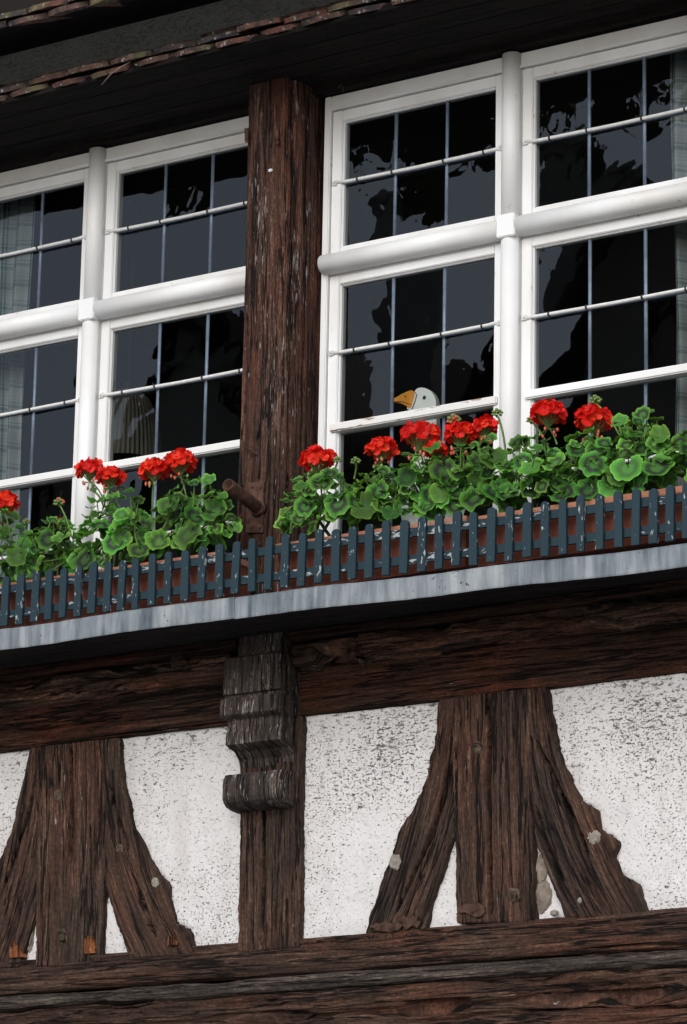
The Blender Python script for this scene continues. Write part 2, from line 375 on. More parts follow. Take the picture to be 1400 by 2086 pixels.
def petal_mat():
    b = NB('scarlet_petal')
    oi = b.n('ShaderNodeObjectInfo')
    tc = b.n('ShaderNodeTexCoord'); sx = b.n('ShaderNodeSeparateXYZ'); b.l(tc.outputs['UV'], sx.inputs[0])
    c = b.ramp(oi.outputs['Random'], [(0, (0.58, 0.008, 0.006)), (0.6, (0.78, 0.016, 0.008)), (1, (0.90, 0.06, 0.02))])
    c = b.mix(b.ramp(sx.outputs[0], [(0.05, 0.75), (0.35, 0.0)]), c, (0.42, 0.003, 0.004))
    p = b.bsdf(c, 0.5, 0, 0.25)
    tl = b.n('ShaderNodeBsdfTranslucent'); b.l(c, tl.inputs['Color'])
    ms = b.n('ShaderNodeMixShader'); ms.inputs[0].default_value = 0.3; b.l(p, ms.inputs[1]); b.l(tl.outputs[0], ms.inputs[2])
    return b.done(ms.outputs[0])
M['petal'] = petal_mat()

def plaid():
    b = NB('plaid_curtain')
    tc = b.n('ShaderNodeTexCoord'); sx = b.n('ShaderNodeSeparateXYZ'); b.l(tc.outputs['UV'], sx.inputs[0])
    def stripes(s_, per, lo):
        return b.ramp(b.math('FRACT', b.math('MULTIPLY', s_, 1.0 / per)), [(0, 0.0), (lo, 0.0), (lo + 0.02, 1.0), (lo + 0.16, 1.0), (lo + 0.18, 0.0), (lo + 0.24, 0.0), (lo + 0.26, 0.8), (lo + 0.32, 0.8), (lo + 0.34, 0.0)])
    a = stripes(sx.outputs[0], 0.085, 0.25); c_ = stripes(sx.outputs[1], 0.075, 0.3)
    fine = b.ramp(b.math('FRACT', b.math('MULTIPLY', sx.outputs[0], 1 / 0.012)), [(0.45, 0.0), (0.55, 0.35)])
    fine2 = b.ramp(b.math('FRACT', b.math('MULTIPLY', sx.outputs[1], 1 / 0.012)), [(0.45, 0.0), (0.55, 0.35)])
    k = b.math('MINIMUM', b.math('ADD', b.math('ADD', b.math('MULTIPLY', a, 0.75), b.math('MULTIPLY', c_, 0.35)), b.math('MULTIPLY', b.math('MAXIMUM', fine, fine2), 0.5)), 1.0)
    col = b.mix(k, (0.46, 0.48, 0.48), (0.04, 0.11, 0.12))
    p = b.bsdf(col, 0.85, 0, 0.15)
    tl = b.n('ShaderNodeBsdfTranslucent'); b.l(col, tl.inputs['Color'])
    ms = b.n('ShaderNodeMixShader'); ms.inputs[0].default_value = 0.3; b.l(p, ms.inputs[1]); b.l(tl.outputs[0], ms.inputs[2])
    return b.done(ms.outputs[0])
M['plaid'] = plaid()

# ------------------------------------------------------------------ displaced sheets: weathered timber, plaster
def np_at(p): return np.array(p)
def sheet_mesh(name, P, UV, mat, smooth=True):
    nv, nu = P.shape[:2]
    me = bpy.data.meshes.new(name)
    n = nv * nu
    idx = np.arange(n).reshape(nv, nu)
    q = np.stack([idx[:-1, :-1], idx[:-1, 1:], idx[1:, 1:], idx[1:, :-1]], -1).reshape(-1, 4)
    me.vertices.add(n); me.vertices.foreach_set('co', P.reshape(-1).astype(np.float32))
    me.loops.add(q.size); me.loops.foreach_set('vertex_index', q.ravel().astype(np.int32))
    me.polygons.add(len(q)); me.polygons.foreach_set('loop_start', np.arange(0, q.size, 4, dtype=np.int32))
    me.polygons.foreach_set('use_smooth', np.full(len(q), smooth))
    me.update(calc_edges=True)
    l = me.uv_layers.new(name='UVMap'); l.data.foreach_set('uv', UV.reshape(-1, 2)[q.ravel()].astype(np.float32).ravel())
    me.materials.append(mat)
    return me

def displace(P, H, out=None):
    du = np.gradient(P, axis=1); dv = np.gradient(P, axis=0)
    N = np.cross(du, dv); ln = np.linalg.norm(N, axis=2, keepdims=True); N = N / np.maximum(ln, 1e-9)
    N = np.where(ln < 1e-10, 0, N)
    return P + N * H[..., None]

def grain_height(U, V, seed, amp=1.0, cracks=5, depth=0.012, width=0.003, length=(0.2, 0.8), vmax=None, umax=None):
    h = 0.0030 * (fbm(U * 90, V * 3.2, seed, 4) - 0.5) * 2 + 0.0014 * (vnoise(U * 210, V * 9, seed + 5) - 0.5) * 2
    h = h + 0.005 * (fbm(U * 9, V * 1.7, seed + 9, 3) - 0.5) * 2
    h = h * amp
    r = random.Random(seed)
    umax = umax or U.max(); vmax = vmax or V.max()
    for k in range(cracks):
        u0 = r.uniform(0.06, 0.94) * umax; L = r.uniform(*length) * vmax; v0 = r.uniform(-0.1, 1) * vmax - L * 0.3
        wob = (fbm(V * 2.2, V * 0 + k, seed + 31 * k, 3) - 0.5) * 0.035
        t = np.clip((V - v0) / max(L, 1e-3), 0, 1); env = np.sin(np.pi * t) ** 0.6
        w = width * r.uniform(0.5, 1.4) * env + 1e-5
        h = h - depth * r.uniform(0.5, 1.2) * env * np.exp(-((U - u0 - wob) / w) ** 2)
    return h

def timber(name, A, B, d0, d1, mat, parent, seed=1, step_u=0.003, step_v=0.008, amp=1.0, cracks=5, depth=0.012, edge=0.004, along='z',
           knots=(), bev=0.006, width=0.003, dprof=None, capped=True, length=(0.2, 0.8), hmin=-1.0, splits=()):
    """A and B: the two long edges as (x, z) lists; front at depth d0, back at d1. along: axis the rows follow.
    dprof: optional list of depths per A point (A and B then share parameters)"""
    A = np.array(A, float); B = np.array(B, float)
    if dprof is not None:
        seg = np.r_[0, np.cumsum(np.hypot(np.diff(A[:, 1]), np.diff(np.array(dprof))))]
        nv = max(4, int(seg[-1] / step_v)); s = np.linspace(0, seg[-1], nv)
        ax = np.interp(s, seg, A[:, 0]); az = np.interp(s, seg, A[:, 1])
        bx = np.interp(s, seg, B[:, 0]); bz = np.interp(s, seg, B[:, 1])
        D = np.interp(s, seg, dprof); vlen = s
    else:
        k = 1 if along == 'z' else 0
        if A[0, k] > A[-1, k]: A = A[::-1]
        if B[0, k] > B[-1, k]: B = B[::-1]
        L = abs(A[-1, k] - A[0, k]); nv = max(4, int(L / step_v)); t = np.linspace(0, 1, nv)
        ka = A[0, k] + t * (A[-1, k] - A[0, k]); kb = B[0, k] + t * (B[-1, k] - B[0, k])
        ao = np.interp(ka, A[:, k], A[:, 1 - k]); bo = np.interp(kb, B[:, k], B[:, 1 - k])
        (ax, az) = (ao, ka) if k == 1 else (ka, ao); (bx, bz) = (bo, kb) if k == 1 else (kb, bo)
        D = np.full(nv, d0); vlen = t * L
    # rough the edges
    ea = edge * ((fbm(vlen * 14, vlen * 0 + 1, seed + 3, 4) - 0.5) * 2 + (vnoise(vlen * 90, vlen * 0 + 2, seed + 6) - 0.5)); eb = edge * ((fbm(vlen * 14, vlen * 0 + 7, seed + 4, 4) - 0.5) * 2 + (vnoise(vlen * 90, vlen * 0 + 5, seed + 8) - 0.5))
    if along == 'z' or dprof is not None: ax = ax + ea; bx = bx + eb
    else: az = az + ea; bz = bz + eb
    W = float(np.mean(np.hypot(bx - ax, bz - az)))
    nf = max(6, int(W / step_u)); tf = np.linspace(0, 1, nf)
    bt = min(0.2, bev / W)
    T = np.concatenate([[0, 0, 0], [bt * 0.3], bt + (1 - 2 * bt) * tf, [1 - bt * 0.3], [1, 1, 1]])
    S = np.concatenate([[1, 0.5, 0], [0], np.zeros(nf), [0], [0, 0.5, 1]])       # 1 = at the back
    Bv = np.concatenate([[0, 0, bev], [bev * 0.3], np.zeros(nf), [bev * 0.3], [bev, 0, 0]])
    X = ax[:, None] * (1 - T) + bx[:, None] * T; Z = az[:, None] * (1 - T) + bz[:, None] * T
    DD = (D[:, None] - Bv) * (1 - S) + d1 * S
    P = np.stack([X, -DD, Z], -1)
    side = abs(float(np.mean(D)) - d1)
    U = np.broadcast_to(T * W + np.concatenate([[-side, -side / 2, 0], np.zeros(nf + 2), [0, side / 2, side]]), X.shape).copy()
    V = np.broadcast_to(vlen[:, None], X.shape).copy()
    if dprof is None and along == 'z':
        cf = np.polyval(np.polyfit(vlen, 0.5 * (ax + bx), 2), vlen); U = X - cf[:, None] + W / 2 + np.concatenate([[-side, -side / 2, 0], np.zeros(nf + 2), [0, side / 2, side]])
    Uo, Vo = U.copy(), V.copy()
    for (ku, kv, kr) in knots:
        du = U - ku * W; dv = (V - kv * vlen.max()) * 0.75; rr = np.hypot(du, dv)
        w = np.exp(-(rr / (kr * 1.5)) ** 2)
        Uo = Uo + np.sign(du) * w * kr * 0.5 * (1 - np.exp(-(np.abs(du) / (kr * .3)) ** 2))
    H = grain_height(Uo, Vo, seed, amp, cracks, depth, width, length, vlen.max(), W)
    H = np.maximum(H, -0.015) if splits or hmin > -0.5 else H
    for sp_ in splits:
        q = np.array(sorted(px(sp_, d0), key=lambda c: c[1])); xc = np.interp(Z, q[:, 1], q[:, 0]) + 0.004 * (fbm(Z * 30, Z * 0, seed + 2, 3) - 0.5)
        env = np.clip((Z - q[0, 1]) / 0.04, 0, 1) * np.clip((q[-1, 1] - Z) / 0.04, 0, 1)
        H = H - 0.09 * env * np.exp(-((X - xc) / (0.0026 + 0.0016 * env)) ** 2)
    H = np.maximum(H, hmin)
    P[..., 1] -= H * np.where(S > 0.2, 0, 1)
    if capped:
        a = P[0:1].copy(); a[..., 1] = -d1; b = P[-1:].copy(); b[..., 1] = -d1
        P = np.concatenate([a, P, b]); Uo = np.concatenate([Uo[:1], Uo, Uo[-1:]]); Vo = np.concatenate([Vo[:1] - 0.05, Vo, Vo[-1:] + 0.05])
    me = sheet_mesh(name, P, np.stack([Uo, Vo], -1), mat, dprof is None)
    o = link(name, me, parent)
    for (ku, kv, kr) in knots:
        j = int(kv * (nv - 1)); kx = ax[j] + (bx[j] - ax[j]) * ku; kz = az[j] + (bz[j] - az[j]) * ku
        knot_disc(kx, kz, d0 + 0.008, kr, seed, o)
    return o

def knot_disc(x, z, d, r, seed, parent):
    n, rings = 22, 7; rr = np.linspace(0, 1, rings); a = np.linspace(0, 2 * np.pi, n)
    RR, AA = np.meshgrid(rr, a, indexing='ij'); wob = 1 + 0.10 * np.sin(AA * 2 + seed) + 0.05 * np.sin(AA * 5 + seed * 2)
    P = np.stack([x + r * RR * wob * np.cos(AA), -(d - 0.010 * RR ** 4 - 0.003 * np.exp(-(RR / 0.15) ** 2)), z + 1.25 * r * RR * wob * np.sin(AA)], -1)
    UV = np.stack([RR * r * 1.6 + 0.01 * np.sin(AA), 0.02 * AA], -1)
    return link('knot', sheet_mesh('knot', P, UV, M['knot_wood']), parent)

def px(pts, d): return [(p.x, p.z) for p in (at(x, y, d) for x, y in pts)]

def sweep(name, prof, x0, x1, mat, parent, seed, step=0.009, amp=1.0, cracks=4, depth=0.012, tilt=0.0, bites=(), lump=0.0):
    """a moulded length of timber: profile of (depth, z) points swept along x"""
    pr_ = np.array(prof, float); s = np.r_[0, np.cumsum(np.hypot(*np.diff(pr_, axis=0).T))]
    nu = max(6, int(s[-1] / 0.0035)); su = np.linspace(0, s[-1], nu)
    D = np.interp(su, s, pr_[:, 0]); Z = np.interp(su, s, pr_[:, 1])
    nv = int((x1 - x0) / step) + 2; X = np.linspace(x0, x1, nv)
    P = np.stack([np.broadcast_to(X[:, None], (nv, nu)), np.broadcast_to(-D, (nv, nu)), Z[None, :] + tilt * (X[:, None] - x0)], -1)
    U = np.broadcast_to(su, (nv, nu)).copy(); V = np.broadcast_to(X[:, None] - x0, (nv, nu)).copy()
    H = grain_height(U, V, seed, amp, cracks, depth, 0.004, (0.1, 0.6))
    if lump: H = H - lump * np.clip(fbm(V * 6, U * 34, seed + 77, 5) - 0.5, 0, 1) * 1.6
    for (bx_, bw, bd, sa, sb) in bites:
        env = np.clip(1 - ((V + x0 - bx_) / bw) ** 2, 0, 1) ** 0.5 * ((U > sa) & (U < sb))
        H = H - bd * env * (0.6 + 0.8 * fbm(V * 20, U * 30, seed + 5, 3))
    P2 = displace(P, H)
    if np.mean((P2 - P)[..., 1] * np.sign(H)) > 0: P2 = 2 * P - P2
    P = P2
    a = P[:1].copy(); a[..., 1] = np.maximum(a[..., 1], -float(min(pr_[:, 0]))); b = P[-1:].copy(); b[..., 1] = np.maximum(b[..., 1], -float(min(pr_[:, 0])))
    P = np.concatenate([a, P, b]); U = np.concatenate([U[:1], U, U[-1:]]); V = np.concatenate([V[:1] - .1, V, V[-1:] + .1])
    return link(name, sheet_mesh(name, P, np.stack([U, V], -1), mat), parent)

# ================================================================== the setting
XL, XR = -2.75, 2.45                      # built extent of the facade
def ground():
    b = NB('street_paving'); o = b.coord('Object')
    v = b.n('ShaderNodeTexVoronoi'); v.feature = 'DISTANCE_TO_EDGE'; v.inputs['Scale'].default_value = 8.0; b.l(o, v.inputs['Vector'])
    n = b.noise(o, 3, 4, 0.6)
    c = b.mix(b.ramp(v.outputs['Distance'], [(0.0, 0.0), (0.07, 1.0)]), (0.12, 0.115, 0.11), b.mix(n, (0.33, 0.32, 0.30), (0.46, 0.45, 0.43)))
    m = b.done(b.bsdf(c, 0.8, 0, 0.3, b.bump(v.outputs['Distance'], 0.02, 0.6)))
    me = mesh_from('street', [(-150, -150, 0), (150, -150, 0), (150, 150, 0), (-150, 150, 0)], [(0, 1, 2, 3)], [m])
    tag(link('street', me), 'grey cobbled street in front of the houses', kind='structure')
ground()

house = empty('half_timbered_house', (-0.25, 0, 0), 'old dark timber framed house front with white plaster panels and leaded windows', 'house')

# --- masonry carcass behind the timber, with the two window openings left open, and the room behind
bm = bmesh.new()
WALL_B = -0.22
for (x0, x1, z0, z1) in ((XL, XR, 0.0, 2.6),):
    add_box(bm, x0, x1, -0.25, -0.0, z0, z1)
from_bm('ground_floor_wall', bm, M['plaster'], parent=house)
bm = bmesh.new()
add_box(bm, XL, XR, -0.25, -0.11, 2.6, 4.36)
add_box(bm, XL, XR, -0.25, -0.005, 6.06, 8.6)
add_box(bm, XL, -1.855, -0.25, -0.05, 4.36, 6.06); add_box(bm, -0.345, -0.130, -0.25, -0.068, 4.36, 6.06); add_box(bm, 1.345, XR, -0.25, -0.05, 4.36, 6.06)
from_bm('inner_wall', bm, M['soffit'], parent=house)
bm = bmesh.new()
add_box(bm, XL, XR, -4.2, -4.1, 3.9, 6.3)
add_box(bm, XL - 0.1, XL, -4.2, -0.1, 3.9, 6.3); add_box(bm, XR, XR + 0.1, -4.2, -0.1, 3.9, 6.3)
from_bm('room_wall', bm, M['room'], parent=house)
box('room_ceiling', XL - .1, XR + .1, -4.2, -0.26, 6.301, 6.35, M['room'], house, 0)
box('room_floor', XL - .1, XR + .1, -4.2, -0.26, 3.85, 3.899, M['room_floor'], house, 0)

# --- plaster panels of the lower storey
BEHIND = []            # (edge A, edge B) of every lower timber, filled in before the panels are made
def plaster_panel(x0, x1, z0, z1, seed, mat=None, d=0.0):
    nu = int((x1 - x0) / 0.012) + 2; nv = int((z1 - z0) / 0.012) + 2
    X, Z = np.meshgrid(np.linspace(x0, x1, nu), np.linspace(z0, z1, nv))
    H = 0.006 * (fbm(X * 7, Z * 7, seed, 3) - 0.5) * 2 + 0.0035 * (fbm(X * 32, Z * 32, seed + 9, 3) - 0.5) * 2
    for (A_, B_) in BEHIND:
        A_ = np.array(sorted(A_, key=lambda q: q[1])); B_ = np.array(sorted(B_, key=lambda q: q[1]))
        xa, xb = np.interp(Z, A_[:, 1], A_[:, 0]), np.interp(Z, B_[:, 1], B_[:, 0])
        H = np.where((X > xa + 0.018) & (X < xb - 0.018), -0.10, H)
    P = np.stack([X, -(d + H), Z], -1)
    a = P[:1].copy(); a[..., 1] = 0.03 - d; b = P[-1:].copy(); b[..., 1] = 0.03 - d
    P = np.concatenate([a, P, b])
    UV = np.stack([P[..., 0], P[..., 2]], -1)
    return link('plaster_panel', sheet_mesh('plaster_panel', P, UV, mat or M['plaster']), house)
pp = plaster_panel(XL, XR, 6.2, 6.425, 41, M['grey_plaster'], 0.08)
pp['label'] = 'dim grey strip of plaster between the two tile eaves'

# --- lower storey posts, braces, bracket
DT = 0.030
def T(name, A, B, seed, **kw):
    d = kw.pop('d', DT); m = kw.pop('mat', M['frame_wood'])
    A, B = ([(x, min(z, 3.915)) for x, z in px(q, d)] for q in (A, B))
    BEHIND.append((A, B))
    return timber(name, A, B, d, -0.08, m, house, seed, hmin=-0.075, **kw)
T('post', [(925, 1400), (922, 1560), (925, 1700), (930, 1880)], [(1078, 1385), (1082, 1600), (1089, 1878)], 21, cracks=7, knots=[(0.33, 0.775, 0.021), (0.75, 0.12, 0.02)], depth=0.014, splits=[[(992, 1405), (998, 1500), (995, 1600), (997, 1720), (999, 1870)]])
T('post', [(75, 1510), (75, 1700), (72, 1970)], [(213, 1505), (214, 1700), (211, 1820), (204, 1965)], 22, cracks=8, knots=[(0.32, 0.77, 0.018), (0.42, 0.14, 0.02)], depth=0.014, splits=[[(144, 1510), (146, 1650), (143, 1760)]])
T('post', [(490, 1465), (489, 1640), (483, 1940)], [(613, 1445), (612, 1600), (608, 1930)], 23, cracks=5, depth=0.012, splits=[[(538, 1640), (536, 1780), (533, 1935)]])
T('brace', [(896, 1410), (893, 1428), (885, 1500), (868, 1580), (845, 1640), (812, 1685), (795, 1750), (770, 1810), (748, 1870), (744, 1922)],
  [(927, 1410), (925, 1580), (925, 1700), (905, 1760), (880, 1830), (862, 1905)], 24, d=0.027, cracks=4, edge=0.006, depth=0.014, splits=[[(920, 1550), (905, 1625), (868, 1725), (835, 1795), (806, 1862)]])
T('brace', [(1074, 1388), (1078, 1500), (1080, 1600), (1092, 1720), (1120, 1790), (1150, 1870)],
  [(1112, 1382), (1120, 1460), (1135, 1530), (1158, 1585), (1180, 1630), (1214, 1650), (1222, 1690), (1258, 1712), (1249, 1745), (1262, 1780), (1300, 1800), (1316, 1865)], 25, d=0.027, cracks=5, edge=0.006, depth=0.014, splits=[[(1086, 1500), (1118, 1560), (1160, 1650), (1200, 1745)], [(1092, 1640), (1112, 1720), (1150, 1800)]])
T('brace', [(62, 1515), (45, 1600), (25, 1690), (0, 1750), (-40, 1830), (-85, 1975)], [(78, 1512), (77, 1750), (69, 1860), (40, 1970)], 26, d=0.027, cracks=4, edge=0.006, splits=[[(70, 1610), (52, 1680), (22, 1770), (0, 1830)]])
T('brace', [(209, 1505), (210, 1700), (211, 1800), (235, 1880), (262, 1952)],
  [(240, 1500), (250, 1600), (268, 1680), (295, 1735), (315, 1775), (340, 1800), (343, 1840), (355, 1880), (385, 1895), (395, 1945)], 27, d=0.027, cracks=4, edge=0.006, splits=[[(220, 1590), (238, 1660), (262, 1730)], [(270, 1780), (300, 1860), (318, 1920)]], knots=[(0.42, 0.5, 0.015)])
timber('post', [(1.42, 3.17), (1.42, 3.915)], [(1.65, 3.17), (1.65, 3.915)], DT, -0.03, M['frame_wood'], house, 28, hmin=-0.075, step_v=0.02)
timber('post', [(-2.35, 3.17), (-2.35, 3.915)], [(-2.1, 3.17), (-2.1, 3.915)], DT, -0.03, M['frame_wood'], house, 29, hmin=-0.075, step_v=0.02)

for k, (a, b_) in enumerate(((-2.75, -1.05), (-1.045, -0.25), (-0.245, 0.565), (0.57, 2.45))):
    plaster_panel(a, b_, 3.17, 3.95, 3 + k * 5)

# console bracket carrying the upper post
bz = [4.20, 4.112, 4.104, 3.988, 3.984, 3.975, 3.972, 3.920, 3.916, 3.908, 3.905, 3.872, 3.868, 3.862, 3.828, 3.822, 3.814, 3.790, 3.760, 3.740, 3.736, 3.734, 3.716, 3.700, 3.660, 3.645, 3.633, 3.627, 3.625]
bd = [0.108, 0.108, 0.120, 0.122, 0.112, 0.112, 0.131, 0.133, 0.128, 0.106, 0.103, 0.103, 0.108, 0.110, 0.110, 0.094, 0.060, 0.036, 0.028, 0.026, 0.026, 0.098, 0.106, 0.110, 0.110, 0.104, 0.088, 0.060, 0.02]
bl = [-0.317, -0.322] + [-0.365] * (len(bz) - 2); br = [-0.150, -0.148] + [-0.142] * (len(bz) - 2)
for k_ in (6, 7, 8): br[k_] = -0.137; bl[k_] = -0.368
for k_ in range(9, 20): bl[k_] = -0.357; br[k_] = -0.146
timber('bracket', list(zip(bl, bz)), list(zip(br, bz)), 0.12, 0.0, M['bracket_wood'], house, 31, step_v=0.0025, step_u=0.003, cracks=0, depth=0.006, amp=0.04, dprof=bd, bev=0.004, edge=0.002, width=0.002, length=(0.3, 0.9))

# --- jetty beam: flat face, cove, broken roll moulding and the board under the ledge
prof_face = [(0.0, 4.075), (0.018, 4.07), (0.022, 3.94), (0.018, 3.918), (-0.03, 3.912)]
sweep('beam', prof_face, XL, -0.255, M['beam_wood'], house, 51, cracks=8)
sweep('beam', prof_face, -0.2545, XR, M['beam_wood'], house, 52, cracks=8)
roll = [(0.025, 4.140)] + [(0.055 + 0.040 * math.sin(a), 4.104 + 0.038 * math.cos(a)) for a in np.linspace(0.1, 2.6, 9)] + [(0.045, 4.064), (0.032, 4.055), (0.0, 4.052)]
sweep('roll_moulding', roll, XL, -0.372, M['mould_wood'], house, 53, cracks=10, depth=0.016, amp=1.5, lump=0.05, bites=[(-1.2, 0.12, 0.02, 0.03, 0.12), (-0.75, 0.10, 0.025, 0.05, 0.16)])
sweep('roll_moulding', roll, -0.132, 0.105, M['mould_wood'], house, 54, cracks=5, depth=0.016, amp=1.6, lump=0.05, bites=[(0.02, 0.07, 0.05, 0.06, 0.2)])
sweep('roll_moulding', [(d - 0.012, z + 0.004) for d, z in roll], 0.108, XR, M['mould_wood'], house, 55, cracks=12, depth=0.016, amp=1.5, lump=0.05, bites=[(0.35, 0.1, 0.02, 0.04, 0.12), (0.9, 0.12, 0.022, 0.06, 0.18), (1.5, .15, .025, .05, .2)])
bprof = [(0.03, 4.174), (0.108, 4.172), (0.110, 4.148), (0.04, 4.145)]
sweep('under_ledge_board', bprof, XL, -0.33, M['beam_wood'], house, 56, cracks=3)
sweep('under_ledge_board', bprof, -0.135, XR, M['beam_wood'], house, 57, cracks=3)
def knot_stub(x, z, d, r, seed, parent):
    bm = bmesh.new(); rr = random.Random(seed)
    bmesh.ops.create_icosphere(bm, subdivisions=3, radius=1.0)
    for v in bm.verts:
        f = 1 + rr.uniform(-0.12, 0.12); v.co = Vector((x + v.co.x * r * 1.2 * f, -d + v.co.y * r * 0.8 * f, z + v.co.z * r * f))
    uvl = bm.loops.layers.uv.new('UVMap')
    for f in bm.faces:
        for l in f.loops: l[uvl].uv = ((l.vert.co.z - z) * 1.0, (l.vert.co.x - x) * 1.0)
    return from_bm('knot', bm, M['mould_wood'], smooth=True, parent=parent)
p = at(366, 1345, 0.08); knot_stub(p.x, p.z, 0.08, 0.03, 1, house)
p = at(420, 1350, 0.07); knot_stub(p.x, p.z, 0.06, 0.026, 2, house)
p = at(1305, 1222, 0.07); knot_stub(p.x, p.z, 0.06, 0.028, 3, house)

# --- bottom rails
rail = [(-0.02, 3.214), (0.026, 3.212), (0.034, 3.19), (0.036, 3.12), (0.030, 3.105), (0.012, 3.098)]
sweep('rail', rail, XL, XR, M['rail_wood'], house, 61, cracks=14, depth=0.012, amp=1.1)
lip = [(0.0, 3.100), (0.036, 3.094), (0.058, 3.082), (0.064, 3.066), (0.060, 3.052), (0.040, 3.044), (0.0, 3.038)]
sweep('weathered_lip', lip, XL, XR, M['grey_wood'], house, 62, cracks=12, depth=0.010, amp=1.0, lump=0.02)
low = [(0.0, 3.05), (0.046, 3.046), (0.054, 2.99), (0.040, 2.972), (0.052, 2.955), (0.06, 2.86), (0.055, 2.72), (-0.03, 2.70)]
sweep('lower_beam', low, XL, XR, M['rail_wood'], house, 63, cracks=16, depth=0.022, amp=1.5, lump=0.045, bites=[(0.95, 0.28, 0.03, 0.08, 0.16), (0.4, 0.12, 0.03, 0.1, 0.2), (-0.3, 0.15, 0.02, 0.06, 0.12)])

# --- plaster chips, rubble and fresh splinters in the joints
def lump(name, x, y, d, rx, rz, mat, seed, ry=None, sub=2):
    p = at(x, y, d); bm = bmesh.new(); bmesh.ops.create_icosphere(bm, subdivisions=sub, radius=1.0); rr = random.Random(seed)
    for v in bm.verts:
        f = 1 + rr.uniform(-0.14, 0.14); v.co = Vector((p.x + v.co.x * rx * f, p.y + v.co.y * (ry or 0.012) * f, p.z + v.co.z * rz * f))
    uvl = bm.loops.layers.uv.new('UVMap')
    for f in bm.faces:
        for l in f.loops: l[uvl].uv = (l.vert.co.x, l.vert.co.z)
    return from_bm(name, bm, mat, parent=house)
for k, (x, y, a, b_) in enumerate(((1212, 1706, 0.032, 0.03), (318, 1798, 0.024, 0.024), (806, 1756, 0.030, 0.034), (1130, 1860, 0.02, 0.013), (1183, 1835, .012, .016))):
    lump('plaster_patch', x, y, 0.024, a * 0.72, b_ * 0.72, M['chip'], k, 0.009, 3)
for k, (x, y, a, b_) in enumerate(((1105, 1825, 0.036, 0.05), (1103, 1775, 0.022, 0.05), (62, 1900, 0.018, 0.06))):
    lump('infill_stone', x, y, 0.0, a, b_, M['stone'], 20 + k, 0.012, 3)
def splinter(x, y, w, h, seed):
    rr = random.Random(seed); n = 9; top = []
    for k in range(n):
        t = k / (n - 1); env = math.sin(math.pi * (0.12 + 0.8 * t)) ; top.append((x + (t - 0.5) * w, y - h * env * (rr.uniform(0.65, 1.0) if k % 2 else rr.uniform(0.3, 0.6))))
    q = [(v.x, v.z) for v in (at(a_, b_, 0.025) for a_, b_ in [(x + w / 2, y)] + [(x - w / 2, y + 2)] + top)]
    o = prism('wood_splinter', q, 0.008, 0.035, M['raw_wood'], house)
    l = o.data.uv_layers.new(name='UVMap')
    for lp in o.data.loops:
        c = o.data.vertices[lp.vertex_index].co; l.data[lp.index].uv = (c.x, c.z)
M['decayed'] = simple('decayed_wood', (0.065, 0.038, 0.028), 0.95, 0, 0.1, 0.6, 50, 0.008)
def flake(x, y, w, h, seed):
    rr = random.Random(seed); n = 18
    q = [(v.x, v.z) for v in (at(x + w / 2 * math.cos(t) * rr.uniform(0.6, 1.1), y - h / 2 * math.sin(t) * rr.uniform(0.4, 1.2), 0.036) for t in np.linspace(0, 2 * math.pi, n, endpoint=False))]
    return prism('decayed_flake', q, 0.0, 0.034 + rr.uniform(-.001, .002), M['decayed'], house, 0.001)
flake(790, 1888, 76, 30, 1); flake(835, 1878, 44, 34, 2); flake(962, 1852, 70, 30, 3)
splinter(186, 1942, 24, 50, 1); splinter(355, 1925, 20, 30, 2); splinter(35, 1950, 26, 40, 3)

# --- upper post between the windows (front, chamfer and moulded right reveal)
def upper_post():
    cs = [(-0.352, -0.06), (-0.342, 0.10), (-0.330, 0.116), (-0.312, 0.120), (-0.240, 0.121), (-0.178, 0.120), (-0.168, 0.108), (-0.166, 0.098), (-0.184, 0.088), (-0.163, 0.078),
          (-0.152, 0.05), (-0.151, 0.040), (-0.166, 0.030), (-0.150, 0.020), (-0.148, -0.01), (-0.146, -0.06)]
    cs = np.array(cs); s = np.r_[0, np.cumsum(np.hypot(*np.diff(cs, axis=0).T))]
    nu = int(s[-1] / 0.003); su = np.linspace(0, s[-1], nu); X0 = np.interp(su, s, cs[:, 0]); D0 = np.interp(su, s, cs[:, 1])
    nv = 230; Z = np.linspace(4.19, 6.06, nv)
    bow = 0.012 * np.sin((Z - 4.2) / 2.0 * 3.0) - 0.004
    right = 1 + 0 * Z
    X = X0[None, :] + bow[:, None] * 0.5 + 0.018 * (Z[:, None] - 5.2) / 1.0 * np.clip((X0[None, :] + 0.33) / 0.17, 0, 1) * -0.55
    P = np.stack([X, np.broadcast_to(-D0, (nv, nu)), np.broadcast_to(Z[:, None], (nv, nu))], -1)
    U = np.broadcast_to(su, (nv, nu)).copy(); V = np.broadcast_to(Z[:, None] - 4.19, (nv, nu)).copy()
    H = grain_height(U, V, 71, 0.9, 10, 0.010, 0.003, (0.3, 0.9))
    P2 = displace(P, H)
    if np.mean((P2 - P)[:, 30:60, 1] * np.sign(H[:, 30:60])) > 0: P2 = 2 * P - P2
    o = link('post', sheet_mesh('post', P2, np.stack([U, V], -1), M['post']), house)
    o['label'] = 'tall reddish brown weathered post between the two windows'
upper_post()
def plain_post(xa, xb, seed):
    timber('post', [(xa, 4.19), (xa, 6.03)], [(xb, 4.19), (xb, 6.03)], 0.12, -0.06, M['post'], house, seed, step_v=0.02)
plain_post(1.36, 1.55, 72); plain_post(-2.06, -1.86, 73)

